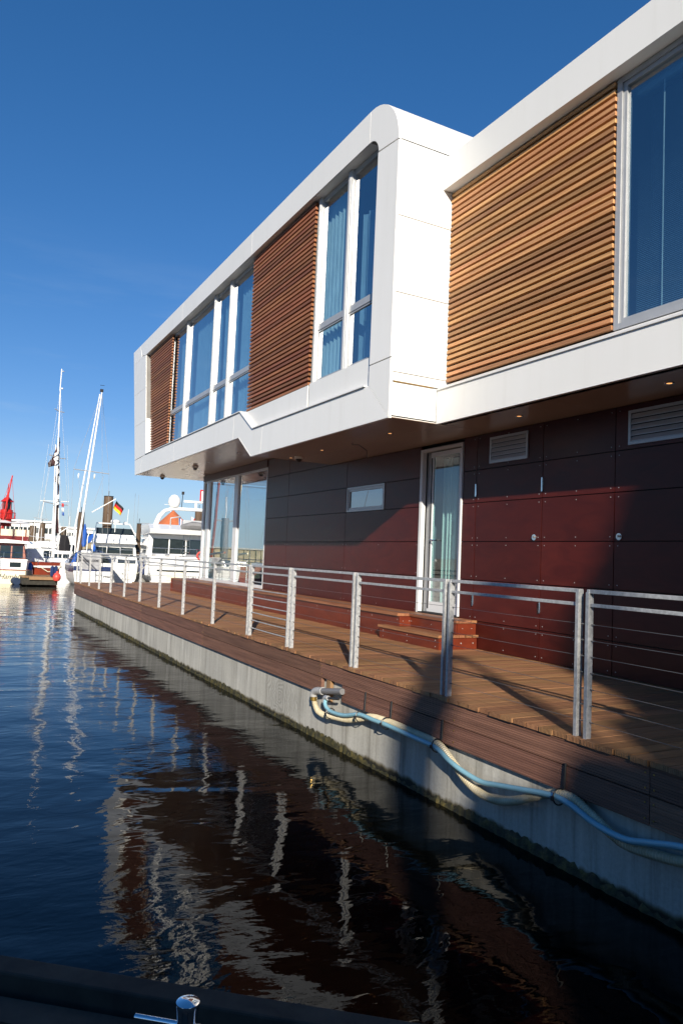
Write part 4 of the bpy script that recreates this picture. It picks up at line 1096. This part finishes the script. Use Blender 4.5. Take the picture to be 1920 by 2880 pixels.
railings(e, [(-1.35,3,1.3),(-1.1,.05,1.3),(0,.02,1.3),(1.1,.05,1.3),(1.35,3,1.3)], .62)
lp(e, 'life_raft_case', 'boatwhite', MB().box(-.75,-.2,-.02,.2,1.35,2.15), .04)
text_obj('Wien', .22, M['printgrey'], 'lettering', e, Matrix.Translation((.8,-.045,.6)) @ Matrix.Rotation(PI/2,4,'X'), .006, True, .4)
def pw(px, py, Y): return tl(e, at(px, py, Y))
mst = mast(e, pw(216,1560,50), pw(287,1102,50), .07, ())
lp(e, 'furled_jib', 'flagwhite', MB().tube([pw(196,1570,52), pw(232,1370,52), pw(281,1108,51)], .06, 6, True, [.065,.06,.035]))
MB().cyl(pw(207,1319,50), pw(307,1333,50), .03, 5).build('spreader', M['alu'], mst, local=True)
MB().box(pw(286,1100,50).x-.1,pw(286,1100,50).x+.1,3.6,3.8,pw(287,1102,50).z,pw(287,1095,50).z).cyl(pw(282,1083,50),pw(294,1084,50),.015,4).build('wind_vane', M['black'], mst, local=True)
stays(e, [(pw(287,1102,50), pw(288,1600,46.4)), (pw(307,1333,50), pw(287,1110,50)), (pw(207,1319,50), pw(284,1110,50)), (pw(207,1322,50), pw(190,1600,50)), (pw(307,1333,50), pw(300,1590,50)), (pw(292,1338,49), pw(262,1420,49)), (pw(222,1350,49), pw(236,1560,47))], .008)
lp(e, 'sail_cover', 'bluecanvas', MB().tube([pw(239,1474,49), pw(239,1500,48.9), pw(236,1530,48.8), pw(235,1538,48.8)], .15, 8, True, [.04,.14,.15,.08]), label='bright blue sail cover hanging at the mast foot')
cloth(e, [(pw(244,1512,48.6), pw(262,1500,48.4)), (pw(246,1525,48.6), pw(263,1510,48.4)), (pw(246,1530,48.6), pw(256,1523,48.4))], 'bluecanvas', 'boom_cover', .05)
cloth(e, [(pw(262,1527,46.1), pw(264,1527,46.1)), (pw(261,1545,46.1), pw(270,1542,46.1)), (pw(261,1550,46.1), pw(268,1551,46.1))], 'bluecanvas', 'ensign', .05)
lp(e, 'ensign_staff', 'boatwhite', MB().cyl(pw(258,1560,46.1), pw(266,1500,46.1), .02, 5).cyl(pw(243,1560,46.1), pw(247,1506,46.1), .025, 5))
# small flags in the rigging
for q, c1 in (((220,1330),'flagwhite'),((265,1332),'cream')):
    pA_ = pw(q[0],q[1],49.5)
    cloth(e, [(pA_, pA_+Vector((.08,0,-.05))), (pA_+Vector((-.02,0,-.18)), pA_+Vector((.06,0,-.2))), (pA_+Vector((0,0,-.36)), pA_+Vector((.04,0,-.36)))], c1, 'signal_flag', .02, 3)
# --- German flag on a gaff
fo = at(258, 1441, 49); ft = at(326, 1403, 49)
fe = empty('flagstaff', (fo.x, 49, fo.z)); tag(fe, 'slanted white flagstaff flying a black, red and gold flag by the tall pile', 'flagstaff')
MB().cyl(fo, ft, .035, 6).build('pole', M['boatwhite'], fe)
A_ = at(328,1408,49); B_ = at(348,1431,49); Dv = at(318,1428,49)-A_
def flagstrip(par, A, B, D, t0, t1, mat):
    vs = []
    for i in range(7):
        s = i/6; wv = Vector((0,.12*math.sin(s*6),0)); a = A.lerp(B, s)+wv; vs += [a+D*t0, a+D*t1]
    MB().add(vs, [(2*i,2*i+2,2*i+3,2*i+1) for i in range(6)], True).build('flag_stripe', M[mat], par)
for k_, c1 in enumerate(('flagblack','flagred','flaggold')): flagstrip(fe, A_, B_, Dv, k_/3, (k_+1)/3, c1)

# --- motor yacht behind the sloop
e = boat('motor_yacht', 318, 58, -9, 'white flybridge motor yacht moored behind the blue canopied sloop', 'motor yacht'); ox = e.location.x
hull(11, 3.9, 1.6, .8, 'boatwhite', e, tran=.9)
c = cabin(e, 1.8, 1.2, 8, 1.5, 2.75, .3, 'boatwhite', (1.75,2.45), 'saloon', .9)
cabin(e, 1.75, .6, 7, 2.75, 3.45, .25, 'boatwhite', None, 'flybridge', .8)
lp(e, 'windscreen', 'glassdark', MB().add([(-1.4,1.0,3.45),(1.5,1.0,3.45),(1.6,3.0,3.45),(-1.4,1.2,3.95),(1.3,1.2,3.95),(1.4,3.2,3.9)],[(0,1,4,3),(1,2,5,4)]))
lp(e, 'bimini_frame', 'boatwhite', MB().tube([(-1.5,1,3.4),(-1.4,1.1,4.3),(1.1,1.1,4.3),(1.6,1,3.4)],.05,6).cyl((0,1.1,3.4),(0,1.1,4.3),.03,5))
lp(e, 'radar_dome', 'boatwhite', MB().lathe((.0,1.3,4.35),[(.0,0),(.34,.03),(.38,.14),(.30,.26),(0,.30)],12).cyl((.9,1.2,4.3),(.95,1.2,5.5),.02,4).lathe((.75,1.2,4.32),[(0,0),(.13,.02),(.13,.16),(0,.2)],8))
railings(e, [(-1.9,1,1.6),(-1.9,.1,1.6),(1.9,.1,1.6),(1.95,3,1.6),(1.9,7,1.7)], .7)
lp(e, 'rail_wires', 'alu', MB().cyl((1.9,5,4),(1.9,5,7),.01,4).cyl((1.6,5,3.4),(1.62,5,7.1),.01,4))
# --- yacht bow with fender by its side
e = boat('small_motorboat', 352, 52, -14, 'small white motorboat with a striped bow seen behind the railing', 'motorboat')
hull(6.5, 2.2, 1.2, .6, 'boatwhite', e); cabin(e, .8, 2, 5, 1.1, 1.75, .3, 'boatwhite', (1.25,1.6)); railings(e, [(-1,.1,1.2),(1,.1,1.2),(1.05,3,1.25)], .5)
# --- large motor yacht with radar arch
e = boat('large_motor_yacht', 490, 47, -9, 'large white motor yacht with radar arch and dome beside the house corner', 'motor yacht', dx=.4); ox = e.location.x
hull(12.5, 4.4, 1.75, .8, 'boatwhite', e, tran=.92)
lp(e, 'hull_vent_strip', 'glassdark', MB().box(-1.5,2.1,-.05,-.01,1.0,1.1)); lp(e, 'rubbing_strake', 'alu', MB().box(-2.15,2.15,-.08,-.02,1.35,1.42).box(-2.15,2.15,-.07,-.02,.72,.76))
lp(e, 'swim_platform', 'boatwhite', MB().box(-1.9,1.9,-.9,0,.25,.4)); lp(e, 'stern_door', 'cream', MB().box(-.9,.4,-.05,-.02,.42,.98), .02)
lp(e, 'deck_box', 'boatwhite', MB().box(-1.6,-.9,.2,.8,1.75,2.1).box(.2,1.2,.2,.8,1.75,2.05), .05)
c = cabin(e, 2.0, 2.2, 9, 1.7, 3.45, .3, 'boatwhite', (2.15,3.15), 'saloon', .93)
lp(e, 'flybridge', 'boatwhite', MB().poly([(1.4,3.46),(9,3.46),(10,4.2),(9.6,4.3),(3,4.15),(1.2,3.75)], 0, -1.95, 1.95), .04)
lp(e, 'flybridge_seat', 'alu', MB().box(.3,1.7,2.4,3.2,4.1,4.5).tube([(-.5,2.8,4.1),(-.5,2.8,4.6),(.2,2.8,4.75)],.05,6), .05)
lp(e, 'tender', 'greypipe', MB().tube([(.1,1.6,4.0),(.8,1.3,4.1),(1.9,1.3,4.05)], .28, 8, True, [.15,.28,.25]))
lp(e, 'radar_arch', 'boatwhite', MB().tube([(-1.95,2.6,2.0),(-1.75,2.8,3.4),(-1.25,3.0,4.7),(-.9,3.1,5.1),(-.4,3.1,5.28),(1.9,3.1,5.28)], .12, 8, True, [.10,.15,.17,.13,.12,.12]))
lp(e, 'satellite_dome', 'boatwhite', MB().lathe((-.28,3.1,5.35),[(.0,0),(.3,.06),(.43,.35),(.40,.62),(.22,.85),(0,.92)],14).cyl((-.28,2.72,5.6),(-.28,2.70,5.8),.06,8))
lp(e, 'radar_scanner', 'boatwhite', MB().box(.35,1.9,2.9,3.1,5.75,5.9).cyl((1.2,3.0,5.3),(1.2,3.0,5.75),.1,8), .03)
lp(e, 'mast_light', 'black', MB().cyl((.22,3.1,5.3),(.28,3.1,6.3),.025,5).box(.2,.36,3.0,3.2,6.3,6.5))
lp(e, 'red_sign', 'flagred', MB().box(1.42,1.98,2.85,2.87,5.9,6.7)); lp(e, 'red_sign_face', 'flagwhite', MB().box(1.52,1.98,2.83,2.849,5.9,6.6))
railings(e, [(-2.15,.1,1.75),(-1,.02,1.75),(0,.02,1.75),(1,.02,1.75),(2.15,.1,1.75),(2.2,3,1.8),(2.25,7,1.9)], .75)
lp(e, 'ladder', 'chrome', MB().cyl((.35,2.1,1.9),(.35,2.1,3.5),.025,5).cyl((.8,2.1,1.9),(.8,2.1,3.5),.025,5).cyl((.35,2.1,2.3),(.8,2.1,2.3),.02,5).cyl((.35,2.1,2.7),(.8,2.1,2.7),.02,5).cyl((.35,2.1,3.1),(.8,2.1,3.1),.02,5))
text_obj('NORDEN', .34, M['printgrey'], 'lettering', e, Matrix.Translation((.95,-.055,.62)) @ Matrix.Rotation(PI/2,4,'X'), .006, True)

for k_, (lx, ly) in enumerate(((-2.05,1.0),(-2.15,2.6),(-2.2,4.4))):
    lp(e, 'fender', 'navy' if k_ else 'flagwhite', MB().lathe((lx,ly,1.0),[(0,-.38),(.11,-.3),(.13,0),(.11,.3),(.03,.4),(.01,.8)],9))
lp(e, 'life_ring', 'buoyred', MB().tube([(1.3+.26*math.cos(a*PI/8),-.06,2.1+.26*math.sin(a*PI/8)) for a in range(17)],.06,6))
lp(e, 'mooring_line', 'cream', MB().tube([(-1.9,.1,1.7),(-2.6,-1.5,1.0),(-3.4,-3.0,.5)],.02,5))
lp(e, 'deck_cushion', 'greypipe2', MB().box(-1.7,-.6,1.0,1.9,1.78,2.15).box(.5,1.6,1.0,1.9,1.78,2.15), .06)
# --- smaller boats filling the basin
defs = [('cabin_boat', 93, 62, 6, 7, 2.3, 'small white cabin boat with green windows moored left of the tall mast', 0),
        ('cabin_boat', 128, 66, -6, 7.5, 2.4, 'white cabin boat with dark cockpit moored just behind the tall mast', 1),
        ('cabin_boat', 190, 70, 3, 8, 2.6, 'white boat with high superstructure between the two sailing boats', 2),
        ('cabin_boat', 75, 54, 14, 6, 2.1, 'low white motorboat with beige cover between the cruiser and the red yacht', 3),
        ('cabin_boat', 172, 60, -8, 7, 2.3, 'small white boat with a wood rail seen left of the blue canopy', 4)]
for nm, px, Y, rz, L, B, lab, k_ in defs:
    e = boat(nm, px, Y, rz, lab, 'cabin boat'); hull(L, B, 1.2, .6, 'boatwhite', e)
    hgt = [1.9, 2.0, 2.6, 1.55, 1.8][k_]
    cabin(e, B*.38, 1.6, L*.65, 1.1, hgt+.2, .2, 'cream' if k_ == 3 else 'boatwhite', None if k_ == 3 else (1.4, hgt-.05))
    if k_ in (0, 1, 2): cabin(e, B*.34, 1.4, L*.5, hgt+.2, hgt+.75, .2, 'boatwhite', None, 'flybridge'); lp(e, 'antenna', 'boatwhite', MB().cyl((.3,2,hgt+.7),(.3,2,hgt+2.6),.02,4).cyl((-.5,2.2,hgt+.7),(-.5,2.2,hgt+1.9),.02,4))
    if k_ == 2: lp(e, 'davit_frame', 'boatwhite', MB().tube([(-.9,.3,1.2),(-.9,.3,3.5),(-.3,.3,4.0),(.6,.3,3.6),(.6,.3,1.2)],.06,6).box(-.9,.9,.3,.5,2.6,3.0))
    railings(e, [(-B*.42,.1,1.2),(B*.42,.1,1.2),(B*.45,L*.4,1.2)], .55)
e = boat('sailing_yacht', 105, 66, 0, 'distant sailing yacht with a slender leaning mast and stays left of the tall mast', 'sailing boat'); ox = e.location.x
hull(9, 2.6, 1.0, .5, 'boatwhite', e); cabin(e, .8, 2, 5.5, 1, 1.5, .3)
mx = at(137,1395,66); mast(e, (0,3,1.2), (mx.x-ox,3,mx.z-WZ), .035, ((.35,.9),(.65,.6)))
stays(e, [((mx.x-ox,3,mx.z-WZ),(-1.2,3,1)),((mx.x-ox,3,mx.z-WZ),(1.3,3,1)),((mx.x-ox,3,mx.z-WZ),(0,0,1))])

# --- floating dock with buoy
dk = empty('floating_dock', (.7, 45.8, WZ)); tag(dk, 'weathered wooden finger dock floating between the cruiser and the sloop', 'dock')
for k_ in range(12): MB().box(-.35+k_*.165, -.35+k_*.165+.15, 45.2, 50, -.55, -.48).build('plank', M['teak'], dk)
MB().box(-.3,1.55,45.3,49.9,-.95,-.56).build('float', M['oldwood'], dk)
MB().box(.0,1.5,45.14,45.2,-.66,-.52).build('edge_board', M['teak'], dk)
p = at(160,1622,45); by = MB().lathe((p.x,45.0,WZ+.55),[(0,-.27),(.15,-.2),(.22,-.07),(.22,.07),(.15,.2),(.05,.27),(.04,.34),(0,.35)],14).build('buoy', M['buoyred'], None, loc=(p.x,45.0,WZ+.55)); tag(by, 'round orange red fender buoy hanging at the dock beside the sloop', 'buoy')
for q, s in ((147,'left'),(157,'right')):
    p = at(q,1608,45.1); f_ = MB().lathe((p.x,45.1,p.z),[(0,-.32),(.1,-.26),(.12,0),(.1,.26),(.03,.34)],10).build('fender', M['navy'], None, loc=(p.x,45.1,p.z)); tag(f_, f'navy blue fender hanging above the orange buoy, {s} one of the pair', 'fender', 'navy fenders above the buoy')
d2 = empty('service_dock', (7, 44, WZ)); tag(d2, 'long grey floating walkway behind the far end of the pontoon', 'dock')
for k_ in range(12): MB().box(5.2, 14, 40.2+k_*.2, 40.38+k_*.2, -.62, -.55).build('plank', M['teak'], d2)
MB().box(5.2,14,40.2,42.5,-.95,-.63).build('float', M['oldwood'], d2)

# --- piles
def pile(px, pyt, Y, r, label, cap=True):
    t = at(px, pyt, Y); e = empty('mooring_pile', (t.x, Y, WZ)); tag(e, label, 'mooring pile', 'mooring piles in the basin')
    lean = .0
    MB().tube([(t.x, Y, -4), (t.x, Y, t.z-.06), (t.x, Y, t.z)], r, 12, True, [r*1.02, r, r*.93]).build('shaft', M['pile'], e)
    if cap: MB().cyl((t.x,Y,t.z),(t.x,Y,t.z+.05),r*1.03,12).cyl((t.x,Y,t.z+.05),(t.x,Y,t.z+.45),.025,5).build('cap', M['black'], e)
pile(306, 1397, 60, .37, 'tallest thick brown pile standing beside the black, red and gold flag')
pile(229, 1442, 60, .25, 'brown pile half hidden behind the sloop mast')
pile(391.5, 1474, 60, .19, 'slim dark pile standing alone left of the large motor yacht')
pile(347, 1500, 66, .22, 'short pile at the bow of the flybridge motor yacht')
pile(93, 1480, 75, .30, 'short dark pile just right of the lightship')
pile(120, 1472, 75, .26, 'second short pile right of the lightship, the taller one')
pile(180, 1482, 75, .25, 'short brown pile between the two sailing boats', False)
pile(560, 1436, 56, .32, 'dark pile just left of the glazed corner, behind the radar arch')
pile(323, 1488, 62, .9, 'broad dark timber dolphin head behind the motor yacht flybridge', False)

# --- quay, walkway bridge, far buildings, tower
qy = empty('quay_wall', (20, 112, WZ)); tag(qy, 'tan sheet piled quay wall behind the moored boats', 'quay wall')
MB().box(-60, 90, 112, 116, -5, 2.1).build('wall', M['quay'], qy)
sp_ = MB()
for i in range(150): sp_.box(-60+i, -60+i+.5, 111.8, 112, -5, 2.0)
sp_.build('sheet_pile', M['quay'], qy, kind='stuff')
MB().box(-60, 90, 111.7, 112.2, 2.1, 2.35).build('coping', M['concrete'], qy)
o = MB().box(-400, 400, 116, 900, -3, 2.0).build('land', plain('quay_paving', (.25,.24,.22), .9)); o['kind'] = 'structure'
wb_ = empty('truss_walkway', (27, 108, 2)); tag(wb_, 'long white truss gangway crossing above the quay wall', 'gangway')
x0 = at(355,1520,108).x; x1 = at(600,1520,108).x
MB().box(x0, x1, 107.9, 108.1, 3.55, 3.7).build('top_chord', M['buildingwhite'], wb_); MB().box(x0, x1, 107.4, 108.6, 2.05, 2.45).build('deck', M['buildingwhite'], wb_)
m_ = MB(); x = x0; s_ = 0
while x < x1-1:
    m_.cyl((x,108,2.45 if s_ else 3.6),(x+.9,108,3.6 if s_ else 2.45),.055,5); m_.cyl((x,108,2.4),(x,108,3.6),.06,5); x += .9; s_ ^= 1
m_.build('truss', M['buildingwhite'], wb_)
def block(px0, px1, pyt, pyb, Y, label, nwin, nf=1, mat='buildingwhite', d=12):
    a = at(px0, pyt, Y); b_ = at(px1, pyt, Y); z0 = 1.9; z1 = a.z
    e = empty('harbour_building', ((a.x+b_.x)/2, Y, z0)); tag(e, label, 'building')
    bd_ = MB().box(a.x, b_.x, Y, Y+d, z0, z1).build('wall', M[mat], e)
    MB().box(a.x-.3, b_.x+.3, Y-.4, Y+d, z1, z1+.25).build('roof', M['buildingwhite'], e)
    wd = (b_.x-a.x)/nwin
    for f in range(nf):
        zz = z0 + (z1-z0)*(f+.45)/nf
        for i in range(nwin):
            w_ = MB().box(a.x+wd*(i+.12), a.x+wd*(i+.88), Y-.05, Y-.01, zz, zz+(z1-z0)/nf*.28).build('window', M['glassdark'], bd_)
block(-20, 150, 1462, 1510, 128, 'long low white harbour building behind the lightship and piles', 14)
block(152, 262, 1484, 1520, 126, 'low white harbour building right of the tall mast', 9)
block(-300, -40, 1470, 1510, 130, 'low white warehouse beyond the left edge of the harbour', 12)
tz = at(488, 1435, 165); te = empty('brick_tower', (tz.x, 165, 1.9)); tag(te, 'round brick tower with a pointed orange tiled roof', 'tower')
rr_ = (at(530,1478,165).x-at(447,1470,165).x)/2
ze = at(488, 1476, 165).z
MB().lathe((tz.x,165,0),[(rr_*.86,1.9),(rr_*.86,ze)],20).build('wall', M['brick'], te)
rf = MB().lathe((tz.x,165,0),[(rr_*1.02,ze-.2),(rr_*1.02,ze),(rr_*.82,ze+.7),(0,tz.z+.1)],20).build('roof', M['rooftile'], te)
MB().cyl((tz.x-.6,165,tz.z-.4),(tz.x-.6,165,tz.z+2.6),.06,5).cyl((tz.x-2.2,165,tz.z+1.2),(tz.x+1.2,165,tz.z+1.2),.05,5).build('antenna', M['boatwhite'], te)
wv_ = MB()
for i in range(12):
    a = PI + i*PI/11
    wv_.box(tz.x+rr_*.87*math.cos(a)-.25, tz.x+rr_*.87*math.cos(a)+.25, 165+rr_*.87*math.sin(a)-.1, 165+rr_*.87*math.sin(a)+.1, ze-1.6, ze-.7)
wv_.build('window', M['glassdark'], te)
def flagpole(px, pyb, pyt, Y, cols, label):
    b_ = at(px, pyb, Y); t_ = at(px, pyt, Y); e = empty('flagpole', (b_.x, Y, b_.z)); tag(e, label, 'flagpole')
    MB().cyl(b_, t_, .05, 5).build('pole', M['alu'], e)
    h_ = (t_.z-b_.z)*.42
    for i, c1 in enumerate(cols):
        wd = .55/len(cols)
        MB().box(t_.x+.05+wd*i, t_.x+.05+wd*(i+1), Y, Y+.04, t_.z-h_, t_.z-.1-(.1*i)).build('flag', M[c1], e)
flagpole(435, 1520, 1462, 108.5, ('flagred',), 'flagpole with a drooping red flag left of the tower')
flagpole(503, 1520, 1455, 104, ('bluecanvas','flagwhite','flagred'), 'flagpole with blue, white and red flag in front of the tower')
flagpole(537, 1520, 1452, 104, ('curtain','flagwhite','flagred'), 'flagpole with green, white and red flag right of the tower')
e = empty('lamp_post', (*at(424,1530,108).xy, 2.1)); tag(e, 'curved grey lamp post on the quay left of the tower', 'lamp post')
lq = at(424,1530,108); MB().tube([(lq.x,108,2),(lq.x,108,5.0),(lq.x-.4,108,5.3),(lq.x-1.6,108,5.25)],.05,5).build('post', M['alu'], e)

# --- boats outside the frame to the left, seen mirrored in the glass
def farmast(x, Y, h, lean, mat, label, hullmat='boatwhite'):
    e = empty('moored_sailboat', (x, Y, WZ)); tag(e, label, 'sailing boat')
    hull(10, 2.8, 1.2, .6, hullmat, e); cabin(e, .85, 2.5, 6, 1.2, 1.75, .3, 'boatwhite', (1.35,1.6))
    lp(e, 'mast', mat, MB().tube([(0,4,1),(lean,4,h)], .12, 8, True, [.13,.07])); lp(e, 'boom', mat, MB().cyl((.1,4,2.2),(.1,.4,2.4),.09,6))
    stays(e, [((lean,4,h),(-1.2,4,1)),((lean,4,h),(1.2,4,1)),((lean,4,h),(0,0,1.1)),((lean,4,h),(0,9.8,1.6))], .015)
    return e
farmast(-8.5, 52, 15, -.8, 'mahogany', 'wooden masted sailboat moored left of the pontoon, outside the picture')
farmast(-11.5, 55, 14, -.6, 'cream', 'cream masted sailboat moored beside the wooden masted one', 'brickred')
farmast(-14, 50, 16, .2, 'boatwhite', 'white masted sailboat moored farther left')
farmast(-22, 60, 13, .3, 'boatwhite', 'white masted sailboat moored in the outer row')
farmast(-12, 30, 13, .3, 'boatwhite', 'white masted sailboat moored across the water from the glass door')
for x, Y, h, lab in ((-15.5, 73, 5.0, 'thick grey steel pile left of the basin'), (-21, 66, 3.2, 'shorter grey pile left of the basin')):
    e = empty('mooring_pile', (x, Y, WZ)); tag(e, lab, 'mooring pile')
    MB().cyl((x,Y,-4),(x,Y,h),.42,14).build('shaft', M['greypipe'], e); MB().box(x-1.0,x+1.0,Y-.08,Y+.08,h-.35,h-.2).build('collar', M['greypipe'], e)
    MB().cyl((x,Y,h),(x,Y,h+2.2),.06,6).build('lamp_mast', M['boatwhite'], e)
lq_ = empty('left_quay_wall', (-95, 60, WZ)); tag(lq_, 'long low quay wall across the water to the left', 'quay wall')
MB().box(-99, -95, -60, 200, -5, 2.2).build('wall', M['quay'], lq_)
for i, (y, h) in enumerate(((0,8),(40,6),(75,9),(110,7))):
    e = empty('harbour_building', (-110, y, 2)); tag(e, ('grey','low','tall','far')[i]+' warehouse on the left quay', 'building')
    bd_ = MB().box(-118,-104,y,y+28,-3,h).build('wall', M['buildingwhite'], e)
    for k_ in range(7): MB().box(-103.99,-103.9,y+1.5+k_*3.8,y+3.8+k_*3.8,h*.45,h*.7).build('window', M['glassdark'], bd_)

# --- unseen dark cut-out added behind the camera, shaped to shade near deck and pontoon
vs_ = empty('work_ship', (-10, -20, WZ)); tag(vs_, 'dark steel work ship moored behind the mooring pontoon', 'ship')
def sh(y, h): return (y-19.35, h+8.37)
MB().poly([(-60,-2),(-1,-2),(-2,3.4),(-4,5.7),(-13.3,6.5),sh(5.25,-1.3),sh(4.95,-.62),sh(4.0,-.42),sh(3.85,-.05),sh(3.2,.05),sh(2.6,.8),sh(1.6,1.3),sh(1.0,1.9),sh(.7,3.3),sh(.1,4.1),sh(-.3,5.0),sh(-2.5,5.4),sh(-3.5,6),sh(-14,7),(-60,15)], 0, -9.15, -9.0).build('superstructure', M['shipblack'], vs_)  # added outline, stepped to follow the wanted shadow edge on deck and wall
MB().tube([(-9.3,)+sh(5.55,-1.0), (-9.3,)+sh(5.45,-.1), (-9.3,)+sh(4.6,1.05), (-9.3,)+sh(3.7,1.9)], .2, 10, True, [.18,.20,.18,.15]).build('vent_cowl', M['shipblack'], vs_)  # added leaning arm out of view, for the slanting deck shadow
MB().cyl((-9.3,)+sh(3.05,.4), (-9.3,)+sh(3.1,2.15), .07, 8).cyl((-9.3,)+sh(3.15,2.1),(-9.3,)+sh(3.9,1.75),.09,8).build('stanchion', M['shipblack'], vs_)  # added bars out of view, for the thin straight shadow band
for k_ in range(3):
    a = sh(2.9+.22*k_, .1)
    MB().cyl((-9.3, a[0], a[1]), (-9.3, a[0]+.12, a[1]+.75), .022, 6).build('rail_stay', M['shipblack'], vs_)  # added thin rods belonging to the unseen shade cut-out
MB().box(-10.6,-9.9,-31,-30.6,4,18).build('mast', M['shipblack'], vs_)  # added upright, another part of the unseen shade cut-out
